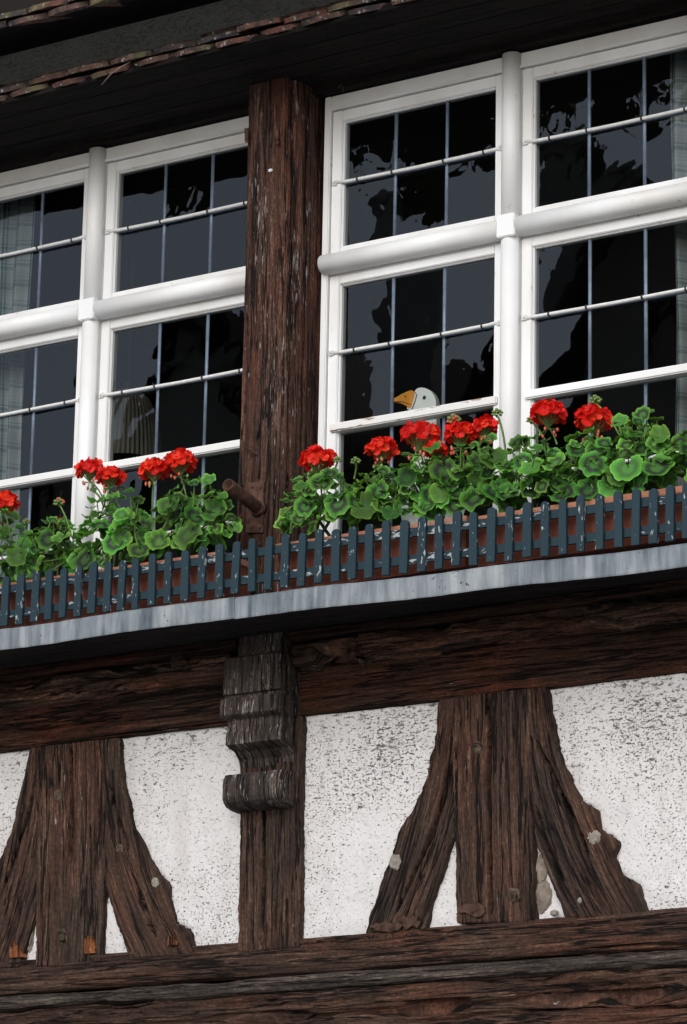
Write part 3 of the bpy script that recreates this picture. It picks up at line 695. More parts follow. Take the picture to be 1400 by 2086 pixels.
# --- head beam above the windows, eave soffit, tiles
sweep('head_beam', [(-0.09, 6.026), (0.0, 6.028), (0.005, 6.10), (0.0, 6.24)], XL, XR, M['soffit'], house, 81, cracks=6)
def soffit(dz, n, name):
    (d0, z0), (d1, z1) = dz
    for k in range(n):
        a, b_ = k / n, (k + 1) / n - 0.012
        da, db = d0 + (d1 - d0) * a, d0 + (d1 - d0) * b_; za, zb = z0 + (z1 - z0) * a, z0 + (z1 - z0) * b_
        bm = bmesh.new()
        v = [bm.verts.new((x, -d, z + h)) for x in (XL, XR) for (d, z, h) in ((da, za, 0), (db, zb, 0), (db, zb, 0.02), (da, za, 0.02))]
        for f in ((0, 1, 2, 3), (7, 6, 5, 4), (0, 4, 5, 1), (1, 5, 6, 2), (2, 6, 7, 3), (3, 7, 4, 0)): bm.faces.new([v[i] for i in f])
        uvl = bm.loops.layers.uv.new('UVMap')
        for f in bm.faces:
            for l in f.loops: l[uvl].uv = (l.vert.co.y, l.vert.co.x)
        from_bm(name, bm, M['soffit'], parent=house)
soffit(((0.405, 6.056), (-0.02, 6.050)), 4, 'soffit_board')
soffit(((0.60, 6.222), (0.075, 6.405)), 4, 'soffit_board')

def tile_mesh(seed):
    rr = random.Random(seed); w, L, th = 0.166, 0.34, 0.021
    out = [(-w / 2, L)] + [(-w / 2, 0.032)] + [(-w / 2 + w * t, 0.032 - 0.032 * math.sin(math.pi * t) ** 0.8 + rr.uniform(-0.004, 0.004)) for t in np.linspace(0.08, 0.92, 9)] + [(w / 2, 0.032), (w / 2, L)]
    n = len(out); V = [(x, y, -th / 2 + rr.uniform(-.001, .001)) for x, y in out] + [(x, y, th / 2 + rr.uniform(-.001, .001) - (0.004 if y < .05 else 0)) for x, y in out]
    F = [tuple(range(n))[::-1], tuple(range(n, 2 * n))] + [(i, (i + 1) % n, n + (i + 1) % n, n + i) for i in range(n)]
    return mesh_from('tile', V, F, [M['tile']])
tiles = [tile_mesh(s) for s in range(5)]
def tile_row(parent, d, z, slope, off, seed, x0=XL, x1=XR):
    rr = random.Random(seed); x = x0 + off
    while x < x1:
        o = link('tile', rr.choice(tiles), parent)
        o.matrix_parent_inverse = Matrix.Identity(4) if parent is None else world_of(parent).inverted()
        o.location = (x, -d - rr.uniform(-0.008, 0.008), z + rr.uniform(-0.005, 0.005))
        o.rotation_euler = (slope + R(rr.uniform(-2, 2)), R(rr.uniform(-1.6, 1.6)), R(rr.uniform(-2, 2)))
        x += 0.170 + rr.uniform(-0.003, 0.004)
def roof(d, z, slope, seed, label, deck):
    r = empty('roof', (-0.25, -d, z)); r.parent = house; r.matrix_parent_inverse = world_of(house).inverted(); r['label'] = label
    tile_row(r, d - 0.004, z, slope, 0.0, seed); tile_row(r, d + 0.006, z + 0.026, slope, 0.085, seed + 1)
    tile_row(r, d - 0.13, z + 0.05 + 0.13 * math.tan(slope), slope, 0.02, seed + 2)
    tile_row(r, d - 0.28, z + 0.05 + 0.28 * math.tan(slope), slope, 0.1, seed + 3)
roof(0.43, 6.070, R(22), 5, 'lower tiled eave with mossy uneven clay tiles over the windows', 0)
roof(0.66, 6.212, R(20), 9, 'upper tiled eave with pale lichen at the top of the picture', 0)
bm = bmesh.new(); a = [at(268, 125, 0.42), at(250, 135, 0.45), at(228, 149, 0.46), at(207, 173, 0.47)]
add_tube(bm, a, [0.0026, 0.0026, 0.0022, 0.0014], 6); from_bm('dry_stalk', bm, M['straw'], parent=house)

# --- zinc ledge under the flower boxes, two sections meeting on the joint by the post
def ledge(x0, x1, z0a, z0b, lab):
    n = int((x1 - x0) / 0.03) + 2; V = []; U = []
    prof = [(0.409, 0.022), (0.409, 0.001), (0.419, -0.001), (0.42, 0.004), (0.421, 0.062), (0.417, 0.068), (0.39, 0.070), (0.0, 0.115), (-0.04, 0.115)]
    P = np.zeros((n, len(prof), 3)); rr = random.Random(3)
    for i, x in enumerate(np.linspace(x0, x1, n)):
        zb = z0a + (z0b - z0a) * (x - x0) / (x1 - x0) + 0.0022 * math.sin(x * 9) + rr.uniform(-.0008, .0008)
        for j, (d, z) in enumerate(prof): P[i, j] = (x, -(d + 0.003 * (vnoise(x * 6, z * 20, 3) - .5)), zb + z)
    UV = P[..., [0, 2]]
    o = link('zinc_ledge', sheet_mesh('zinc_ledge', P, UV, M['zinc'], False), house); o['label'] = lab
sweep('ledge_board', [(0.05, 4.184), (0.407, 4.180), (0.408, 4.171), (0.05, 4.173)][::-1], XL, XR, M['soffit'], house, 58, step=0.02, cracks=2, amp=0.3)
ledge(XL, -0.118, 4.149, 4.150, 'left section of the streaked grey zinc ledge')
ledge(-0.1165, XR, 4.147, 4.095, 'right section of the streaked grey zinc ledge')

# ================================================================== windows
HEAD, SILL = 6.022, 4.39
UG = (5.490, 5.932); LG = (4.886, 5.362); BG = (4.44, 4.858)     # upper, lower and bottom rows of glass
PITCH_P = 0.1965
def half_round(bm, x0, x1, z0, z1, d0, bulge, vertical):
    """a rounded bead: flat back at d0, bulging by bulge"""
    n = 12; rings = []
    ends = ((z0, z1) if vertical else (x0, x1))
    for e in ends:
        ring = []
        for k in range(n + 1):
            a = math.pi * k / n; c, s = math.cos(a), math.sin(a) ** 0.75
            if vertical: ring.append(bm.verts.new(((x0 + x1) / 2 - c * (x1 - x0) / 2, -(d0 + bulge * s), e)))
            else: ring.append(bm.verts.new((e, -(d0 + bulge * s), (z0 + z1) / 2 - c * (z1 - z0) / 2)))
        rings.append(ring)
    for k in range(n):
        f = bm.faces.new((rings[0][k], rings[0][k + 1], rings[1][k + 1], rings[1][k])); f.smooth = True
    bm.faces.new(rings[0]); bm.faces.new(rings[1][::-1]); bm.faces.new((rings[0][0], rings[1][0], rings[1][-1], rings[0][-1]))

def frame_ring(bm, x0, x1, z0, z1, wl, wr, wb, wt, d0, d1):
    add_box(bm, x0, x0 + wl, d0, d1, z0, z1); add_box(bm, x1 - wr, x1, d0, d1, z0, z1)
    add_box(bm, x0 + wl, x1 - wr, d0, d1 - 0.0015, z0, z0 + wb); add_box(bm, x0 + wl, x1 - wr, d0, d1 - 0.0015, z1 - wt, z1)

def pane_mesh(w, h):
    return mesh_from('pane', [(-w / 2, 0, -h / 2), (w / 2, 0, -h / 2), (w / 2, 0, h / 2), (-w / 2, 0, h / 2)], [(0, 1, 2, 3)], [M['glass']])
prng = random.Random(5)
def window(cx, label, jl, jr):
    w = empty('window', (cx, 0.06, SILL)); w.parent = house; w.matrix_parent_inverse = world_of(house).inverted(); w['label'] = label
    GL = [(cx - 0.0685 - 3 * PITCH_P, cx - 0.0685), (cx + 0.0685, cx + 0.0685 + 3 * PITCH_P)]
    xl, xr = GL[0][0] - jl, GL[1][1] + jr
    # fixed outer frame
    bm = bmesh.new()
    add_box(bm, xl, GL[0][0] - 0.040, -0.15, -0.048, SILL, HEAD); add_box(bm, GL[1][1] + 0.040, xr, -0.15, -0.048, SILL, HEAD)
    add_box(bm, GL[0][0] - 0.040, GL[1][1] + 0.040, -0.15, -0.050, HEAD - 0.050, HEAD); add_box(bm, GL[0][0] - .04, GL[1][1] + .04, -0.15, -0.050, SILL, SILL + 0.02)
    add_box(bm, cx - 0.031, cx + 0.031, -0.15, -0.052, SILL + 0.02, HEAD - 0.05)
    from_bm('outer_frame', bm, M['white'], parent=w, bevel=0.003)
    box('drip_mould', GL[0][0] - 0.040, GL[1][1] + 0.040, -0.055, -0.042, HEAD - 0.052, HEAD - 0.044, M['white'], w, 0.002)
    # rounded mullion and transom with the square block at their crossing
    bm = bmesh.new(); half_round(bm, cx - 0.032, cx + 0.032, 5.466, HEAD - 0.002, -0.052, 0.036, True); half_round(bm, cx - 0.032, cx + 0.032, SILL, 5.394, -0.052, 0.036, True)
    from_bm('mullion', bm, M['white'], parent=w)
    for (a, b_) in ((xl + 0.012, cx - 0.033), (cx + 0.033, xr - 0.012)):
        bm = bmesh.new(); half_round(bm, a, b_, 5.396, 5.464, -0.054, 0.046, False); from_bm('transom', bm, M['white'], parent=w)
    box('transom_core', xl + 0.014, xr - 0.014, -0.14, -0.064, 5.384, 5.476, M['white'], w, 0)
    box('crossing_block', cx - 0.033, cx + 0.033, -0.06, -0.010, 5.392, 5.468, M['white'], w, 0.003)
    for side, (a, b_) in enumerate(GL):
        for (z0, z1, wb, wt) in ((UG[0], UG[1], 0.023, 0.038), (BG[0], LG[1], 0.022, 0.030)):
            bm = bmesh.new()
            frame_ring(bm, a - 0.038, b_ + 0.036, z0 - wb, z1 + wt, 0.038, 0.036, wb, wt, -0.11, -0.060)
            # glazing fillet
            frame_ring(bm, a - 0.004, b_ + 0.004, z0 - 0.004, z1 + 0.004, 0.009, 0.009, 0.009, 0.009, -0.10, -0.068)
            from_bm('sash', bm, M['white'], parent=w, bevel=0.0025)
        box('glazing_bar', a - 0.020, b_ + 0.018, -0.10, -0.049, BG[1], LG[0], M['white_worn'], w, 0.004)
        for (z0, z1, zr) in ((UG[0], UG[1], 5.716), (LG[0], LG[1], 5.128), (BG[0], BG[1], 4.612)):
            for k in (1, 2):
                xx = a + k * PITCH_P + prng.uniform(-.002, .002)
                bm = bmesh.new(); half_round(bm, xx - 0.0065, xx + 0.0065, z0 + 0.002, z1 - 0.002, -0.086, 0.007, True); from_bm('lead_came', bm, M['lead'], parent=w)
            bm = bmesh.new(); half_round(bm, a + 0.003, b_ - 0.003, zr - 0.006, zr + 0.006, -0.0865, 0.006, False); from_bm('lead_came', bm, M['lead'], parent=w)
            # wind bar with its end lugs and wire ties
            bm = bmesh.new(); dz = prng.uniform(-.003, .003)
            add_tube(bm, [(a - 0.022, 0.058, zr + dz), (a + 0.02, 0.064, zr), (a + 3 * PITCH_P / 2, 0.066, zr - 0.002), (b_ - 0.02, 0.064, zr), (b_ + 0.020, 0.058, zr - dz)], 0.0062, 8)
            o = from_bm('wind_bar', bm, M['rod'], parent=w)
            for xx in (a - 0.024, b_ + 0.022):
                bm = bmesh.new(); add_box(bm, xx - 0.009, xx + 0.009, -0.0605, -0.054, zr - 0.009, zr + 0.009); add_box(bm, xx - 0.003, xx + 0.003, -0.056, -0.049, zr - 0.003, zr + 0.003)
                from_bm('end_lug', bm, M['rod'], parent=w, bevel=0.001)
            for xx in (a + 0.062, a + PITCH_P, a + 2 * PITCH_P, b_ - 0.045):
                bm = bmesh.new(); add_tube(bm, [(xx - 0.003, 0.065, zr), (xx + 0.003, 0.065, zr)], 0.0085, 8); from_bm('wire_tie', bm, M['tie'], parent=w)
            for k in range(3):
                for (u, v) in ((z0, zr - 0.004), (zr + 0.004, z1)):
                    pm = pane_mesh(PITCH_P - 0.004, v - u - 0.001)
                    o = link('pane', pm, w, (a + (k + 0.5) * PITCH_P, 0.082, (u + v) / 2))
                    o.rotation_euler = (R(prng.gauss(0, 0.42)), 0, R(prng.gauss(0, 0.5)))
    w.location.y -= 0.012
    return w, GL
window(0.5915, 'white window with leaded panes to the right of the brown post', 0.064, 0.094)
window(-1.0685, 'white window with leaded panes to the left of the brown post', 0.094, 0.094)

# small ironwork on the upper post (parts of the house)
def hook(name, pts, rad, mat=None, n=8):
    bm = bmesh.new(); add_tube(bm, pts, rad, n); return from_bm(name, bm, mat or M['rust'], parent=house)
hook('iron_pin', [at(503, 288, 0.13), at(503, 262, 0.135)], 0.0075); hook('iron_pin', [at(503, 288, 0.10), at(503, 288, 0.14)], 0.006)
hook('iron_pin', [at(565, 290, 0.13), at(564, 262, 0.135)], 0.0075); hook('iron_pin', [at(565, 290, 0.10), at(565, 290, 0.14)], 0.006)
hook('wire_hook', [at(497, 902, 0.135), at(507, 916, 0.14), at(528, 927, 0.13), at(528, 940, 0.13), at(527, 975, 0.128)], 0.0035, M['iron'], 6)
hook('wire_hook', [at(525, 862, 0.12), at(526, 862, 0.135), at(525, 890, 0.13)], 0.003, M['iron'], 6)
hook('wire_hook', [at(690, 178, 0.02), at(694, 172, 0.04), at(699, 178, 0.045), at(698, 188, 0.04)], 0.003, M['iron'], 6)
p = at(551, 347, 0.126); o = box('paper_scrap', p.x - 0.008, p.x + 0.008, 0.122, 0.129, p.z - 0.005, p.z + 0.005, M['rod'], house, 0.002)

# ================================================================== flag pole holder on the post
fh = empty('flagpole_holder', (at(525, 1040, 0.122).x, -0.122, at(525, 1085, 0.122).z), 'rusty iron pipe holder bolted to the post by the blue pickets', 'pole holder')
pl = [at(506, 983, 0.124), at(540, 983, 0.124), at(538, 1086, 0.124), at(504, 1086, 0.124)]
prism('plate', [(v.x, v.z) for v in pl], 0.112, 0.131, M['rust'], fh, 0.0015)
for (x, y) in ((514, 992), (531, 992), (513, 1074), (530, 1074)):
    q = at(x, y, 0.132); bm = bmesh.new(); bmesh.ops.create_uvsphere(bm, u_segments=8, v_segments=6, radius=0.005, matrix=Matrix.Translation(q)); from_bm('bolt', bm, M['rust'], parent=fh, smooth=True)
def pipe():
    a = at(527, 1036, 0.128); b_ = at(464, 987, 0.31); bm = bmesh.new(); n = 20
    t = (b_ - a).normalized(); u = t.cross(Vector((0, 0, 1))).normalized(); v = t.cross(u)
    def ring(p, r): return [bm.verts.new(p + (u * math.cos(2 * math.pi * k / n) + v * math.sin(2 * math.pi * k / n)) * r) for k in range(n)]
    rs = [ring(a - t * 0.01, 0.021), ring(a + t * 0.012, 0.021), ring(b_ - t * 0.001, 0.0205), ring(b_, 0.0195), ring(b_ - t * 0.001, 0.0165), ring(a + t * 0.03, 0.0165)]
    for r0, r1 in zip(rs, rs[1:]):
        for k in range(n): f = bm.faces.new((r0[k], r0[(k + 1) % n], r1[(k + 1) % n], r1[k])); f.smooth = True
    bm.faces.new(rs[-1]); bm.faces.new(rs[0][::-1])
    from_bm('tube', bm, M['rust'], parent=fh)
    bm = bmesh.new(); add_tube(bm, [a - t * 0.004, a + t * 0.012], [0.031, 0.023], 16); from_bm('weld_collar', bm, M['rust'], parent=fh)
pipe()

# ================================================================== picket fences along the ledge
FD = 0.405
def picket_mesh(seed, h=0.168, w=0.0275, th=0.012):
    rr = random.Random(seed)
    out = [(-w / 2, 0), (w / 2, 0), (w / 2, h - 0.012)] + [(w / 2 * math.cos(a), h - 0.012 + 0.012 * math.sin(a)) for a in np.linspace(0.35, math.pi - 0.35, 6)] + [(-w / 2, h - 0.012)]
    out = [(x + rr.uniform(-.0008, .0008), z + rr.uniform(-.001, .001)) for x, z in out]
    bm = bmesh.new(); a = [bm.verts.new((x, 0, z)) for x, z in out]; b_ = [bm.verts.new((x, -th, z)) for x, z in out]; n = len(a)
    bm.faces.new(a); bm.faces.new(b_[::-1])
    for i in range(n): bm.faces.new((a[i], b_[i], b_[(i + 1) % n], a[(i + 1) % n]))
    bmesh.ops.recalc_face_normals(bm, faces=bm.faces)
    bmesh.ops.bevel(bm, geom=list(bm.edges), offset=0.0012, segments=1, affect='EDGES', clamp_overlap=True)
    me = bpy.data.meshes.new('picket'); bm.to_mesh(me); bm.free(); me.materials.append(M['picket']); return me
pmesh = [picket_mesh(s) for s in range(6)]
def fence(xs, zf, x0, x1, label):
    f = empty('picket_fence', ((x0 + x1) / 2, -FD, zf(0.5 * (x0 + x1))), label, 'picket fence', 'picket fences on the ledge'); rr = random.Random(int(abs(x0) * 100))
    for x in xs:
        o = link('picket', rr.choice(pmesh), f, (x + rr.uniform(-.002, .002), -FD - 0.001 - rr.uniform(0, .002), zf(x) + rr.uniform(-0.003, 0.003)))
        o.rotation_euler = (R(rr.uniform(-1.2, 1.2)), R(rr.uniform(-1.3, 1.3)), R(rr.uniform(-3, 3))); o.scale = (rr.uniform(0.92, 1.08), 1, rr.uniform(0.98, 1.02))
    for (za, zb) in ((0.030, 0.056), (0.114, 0.140)):
        n = 40; V = []; F = []
        for i in range(n):
            x = x0 + (x1 - x0) * i / (n - 1); z = zf(x)
            V += [(x, -FD + 0.001, z + za), (x, -FD + 0.001, z + zb), (x, -FD + 0.013, z + zb), (x, -FD + 0.013, z + za)]
            if i: F += [(4 * i - 4 + k, 4 * i - 4 + (k + 1) % 4, 4 * i + (k + 1) % 4, 4 * i + k) for k in range(4)]
        F += [(0, 3, 2, 1), (4 * n - 4, 4 * n - 3, 4 * n - 2, 4 * n - 1)]
        link('rail', mesh_from('rail', V, F, [M['picket_rail']]), f)
lx = [at(x, y, FD).x for x, y in zip((15, 45, 74, 104, 133, 162, 192, 222, 251, 282, 315, 347, 381, 416, 452), np.linspace(1230, 1160, 15))]
while lx[0] > XL + 0.08: lx.insert(0, lx[0] - 0.0605)
rxs = (484, 519, 552, 585, 619, 653, 688, 721, 756, 791, 827, 863, 897, 933, 968, 1004, 1041, 1077, 1113, 1150, 1187, 1226, 1263, 1298, 1334, 1367, 1402)
rx = [at(x, 1150 - 0.125 * (x - 480), FD).x for x in rxs]
while rx[-1] < XR - 0.08: rx.append(rx[-1] + 0.0625)
pz = lambda x, y: at(x, y, FD).z
zl = lambda x: 4.2255 + (x + 1.0) * -0.003
zr_ = lambda x: 4.226 + (x + 0.1) * -0.018
fence(lx, zl, XL, -0.128, 'peeling blue-green picket fence along the left part of the ledge')
fence(rx, zr_, -0.122, XR, 'peeling blue-green picket fence along the right part of the ledge')

# ================================================================== flower boxes
def planter(x0, x1, label, dz=0.0):
    xc = (x0 + x1) / 2; zf = 4.228 + dz
    p = empty('flower_box', (xc, -0.28, zf), label, 'flower box', 'terracotta boxes behind the pickets')
    bm = bmesh.new(); t = 0.008; w0, w1, h = 0.075, 0.09, 0.150
    def ringv(hw, hl, z): return [bm.verts.new((xc + sx * hl, -0.28 + sy * hw, zf + z)) for sx, sy in ((-1, -1), (1, -1), (1, 1), (-1, 1))]
    hl = (x1 - x0) / 2
    rs = [ringv(w0, hl - 0.012, 0.0), ringv(w1 - .002, hl - 0.003, h - 0.02), ringv(w1 - t - .002, hl - t, h - 0.02), ringv(w0 - t, hl - 0.012 - t, t)]
    for r0, r1 in zip(rs, rs[1:]):
        for k in range(4): bm.faces.new((r0[k], r0[(k + 1) % 4], r1[(k + 1) % 4], r1[k]))
    bm.faces.new(rs[0][::-1]); bm.faces.new(rs[-1])
    from_bm('trough', bm, M['terracotta'], parent=p)
    bm = bmesh.new()
    def ro(hw, hl_, z): return [bm.verts.new((xc + sx * hl_, -0.28 + sy * hw, zf + z)) for sx, sy in ((-1, -1), (1, -1), (1, 1), (-1, 1))]
    rs = [ro(w1 - 0.001, hl - 0.002, h - 0.022), ro(w1 + 0.004, hl + 0.002, h - 0.020), ro(w1 + 0.005, hl + 0.002, h), ro(w1 - 0.010, hl - 0.012, h + 0.001), ro(w1 - 0.010, hl - .012, h - 0.022)]
    for r0, r1 in zip(rs, rs[1:] + rs[:1]):
        for k in range(4): bm.faces.new((r0[k], r0[(k + 1) % 4], r1[(k + 1) % 4], r1[k]))
    from_bm('rim', bm, M['terracotta_rim'], parent=p, bevel=0.0015)
    nx = int((x1 - x0) / 0.02); X, Y = np.meshgrid(np.linspace(x0 + 0.013, x1 - 0.013, nx), np.linspace(-0.28 - 0.078, -0.28 + 0.078, 8))
    Z = zf + h - 0.03 + 0.012 * fbm(X * 40, Y * 40, 4, 3)
    link('soil', sheet_mesh('soil', np.stack([X, Y, Z], -1), np.stack([X, Y], -1), M['soil']), p)
planter(-2.20, -1.215, 'brown-red flower box at the left edge, behind the pickets', 0.004)
planter(-1.20, -0.205, 'brown-red flower box left of the post, behind the pickets', 0.004)
planter(0.0, 0.685, 'brown-red flower box just right of the post, behind the pickets', 0.0)
planter(0.705, 1.70, 'brown-red flower box under the right casement, behind the pickets', -0.008)

# ================================================================== geraniums
def leaf_mesh(seed):
    rr = random.Random(seed); n = 43; lobes = 7; V = [(0, 0, 0)]; UV = [(0.0, 0.5)]; F = []
    rings = (0.3, 0.6, 0.85, 1.0); ph = rr.uniform(0, 6); ru = rr.uniform(0.07, 0.17); cup = rr.uniform(-0.12, 0.38); fold = rr.uniform(0.05, 0.45); dr = rr.uniform(-0.35, 0.12); sp = rr.uniform(160, 172); asym = rr.uniform(-0.12, 0.12)
    for q in rings:
        for k in range(n):
            t = k / (n - 1); a = R(-sp) + R(2 * sp) * t                     # narrow sinus at the petiole side
            lob = 1 + 0.10 * abs(math.sin(math.pi * lobes * t)) ** 0.7 - 0.035 * (k % 2) * (q > 0.95)
            end = 1 - 0.16 * (abs(t - 0.5) * 2) ** 5
            r = q * (1 + (lob * end - 1) * q ** 1.5)
            x, y = r * math.sin(a) * (1 + asym * math.cos(a)), r * math.cos(a)
            z = cup * r * r + fold * abs(x) * 0.5 * r + dr * r * r * max(0, math.cos(a)) + ru * q ** 2.2 * math.sin(a * 3.5 + ph) + ru * 0.75 * q ** 3 * math.sin(a * 7.5 + ph * 2) + 0.03 * q * abs(math.sin(math.pi * lobes * t))
            V.append((x, y, z)); UV.append((q, t))
    for k in range(n - 1): F.append((0, 1 + k, 2 + k))
    for j in range(len(rings) - 1):
        for k in range(n - 1):
            a, b_ = 1 + j * n + k, 1 + (j + 1) * n + k; F.append((a, b_, b_ + 1, a + 1))
    V = [(-x, y, z) for x, y, z in V]
    return mesh_from('leaf', V, F, [M['leaf']], UV, True)
leaves = [leaf_mesh(s) for s in range(16)]
def floret_mesh(seed):
    rr = random.Random(seed); V = []; F = []; UV = []
    for p_ in range(5):
        a0 = 2 * math.pi * p_ / 5 + rr.uniform(-0.12, 0.12); tilt = rr.uniform(0.1, 0.6); w = rr.uniform(0.42, 0.54); L = rr.uniform(0.9, 1.08); base = len(V); tw = rr.uniform(-0.25, 0.25)
        rows = ((0.05, 0.10), (0.45, 0.75), (0.8, 1.0), (1.0, 0.62))
        for (u, ww) in rows:
            for s in (-1, 0, 1):
                x = s * w * ww; y = L * u - 0.06 * abs(s) * u; z = tilt * u * u + 0.10 * abs(s) * ww * math.sin(u * 3 + p_) + tw * s * ww * u + 0.05
                V.append((x * math.cos(a0) - y * math.sin(a0), x * math.sin(a0) + y * math.cos(a0), z)); UV.append((u, 0.5))
        for j in range(3):
            for i in range(2):
                q = base + j * 3 + i; F.append((q, q + 1, q + 4, q + 3))
    return mesh_from('floret', V, F, [M['petal']], UV, True)
florets = [floret_mesh(s) for s in range(5)]

def orient(o, loc, normal, spin, s, stretch=None):
    n = Vector(normal).normalized(); q = n.to_track_quat('Z', 'Y')
    o.location = loc; o.rotation_mode = 'QUATERNION'; o.rotation_quaternion = q @ Euler((0, 0, spin)).to_quaternion(); o.scale = (s, s, s)
grng = random.Random(21)
def bezier(a, b, c, n=7):
    return [(a * (1 - t) ** 2 + b * 2 * t * (1 - t) + c * t * t) for t in [k / (n - 1) for k in range(n)]]
def flower(plant, x, y, d, size, base, buds=5, lean=0.0, seed=0):
    """umbel of scarlet florets; size is its width in photograph pixels"""
    rr = random.Random(seed); c = at(x, y, d); r = size / 640.0 * 0.5
    foot = c - Vector((0, 0, r * 0.75)) + Vector((lean * r, 0, 0))
    bm = bmesh.new()
    if base is not None: add_tube(bm, bezier(base, (base + foot) / 2 + Vector((rr.uniform(-.015, .015), 0, 0.02)), foot), 0.0028, 6, mi=0)
    nf = 30; items = []
    for k in range(nf):
        f = k / nf; el = math.asin(1 - 1.28 * f) if 1 - 1.28 * f > -1 else -1.2; az = 2.39996 * k + seed
        dirv = Vector((math.cos(el) * math.cos(az), math.cos(el) * math.sin(az), math.sin(el)))
        pos = c + Vector((dirv.x * r * 0.86, dirv.y * r * 0.80, dirv.z * r * 0.66)) * rr.uniform(0.82, 1.08) + Vector((0, 0, r * 0.05))
        items.append((pos, (dirv + Vector((rr.uniform(-.35, .35), rr.uniform(-.35, .35), rr.uniform(-.1, .4)))).normalized()))
        add_tube(bm, [foot, pos - dirv * 0.004], 0.0011, 4, False, mi=0)
    for k in range(buds):
        az = rr.uniform(-2.6, -0.4) if k % 2 else rr.uniform(0, 6.28); q = foot + Vector((math.cos(az) * r * 0.55, math.sin(az) * r * 0.5, rr.uniform(-0.45, 0.1) * r))
        add_tube(bm, [foot, q], 0.0010, 4, False, mi=0)
        m0 = len(bm.faces); bmesh.ops.create_icosphere(bm, subdivisions=1, radius=0.0055, matrix=Matrix.Translation(q) @ Matrix.Diagonal((0.8, 0.8, 1.35, 1)))
        bm.faces.ensure_lookup_table(); mi = 1 if rr.random() < 0.55 else 2
        for f in bm.faces[m0:]: f.material_index = mi; f.smooth = True
    h = from_bm('flower_head', bm, [M['stem'], M['pink'], M['bud']], parent=plant, recalc=False)
    for pos, nn in items:
        o = link('floret', rr.choice(florets), h); orient(o, pos, nn, rr.uniform(0, 6.28), 0.0165 * rr.uniform(0.88, 1.18) * min(1.1, size / 60))
def bud_cluster(plant, x, y, d, size, base, seed=0, pinkness=0.0):
    rr = random.Random(seed); c = at(x, y, d); r = size / 640 * 0.5; bm = bmesh.new()
    add_tube(bm, bezier(base, (base + c) / 2 + Vector((0.008, 0, 0.01)), c - Vector((0, 0, r * .3))), [0.0034] * 6 + [0.0026], 6)
    for k in range(16):
        el = math.asin(1 - 1.7 * k / 16); az = 2.4 * k; q = c + Vector((math.cos(el) * math.cos(az), math.cos(el) * math.sin(az), math.sin(el) * 0.85)) * r * 0.75
        m0 = len(bm.faces); dirv = (q - c).normalized()
        bmesh.ops.create_icosphere(bm, subdivisions=1, radius=1, matrix=Matrix.Translation(q) @ dirv.to_track_quat('Z', 'Y').to_matrix().to_4x4() @ Matrix.Diagonal((r * .26, r * .26, r * .42, 1)))
        bm.faces.ensure_lookup_table(); mi = 2 if rr.random() < pinkness else 1
        for f in bm.faces[m0:]: f.material_index = mi; f.smooth = True
    from_bm('bud_cluster', bm, [M['stem'], M['bud'], M['pink']], parent=plant, recalc=False)

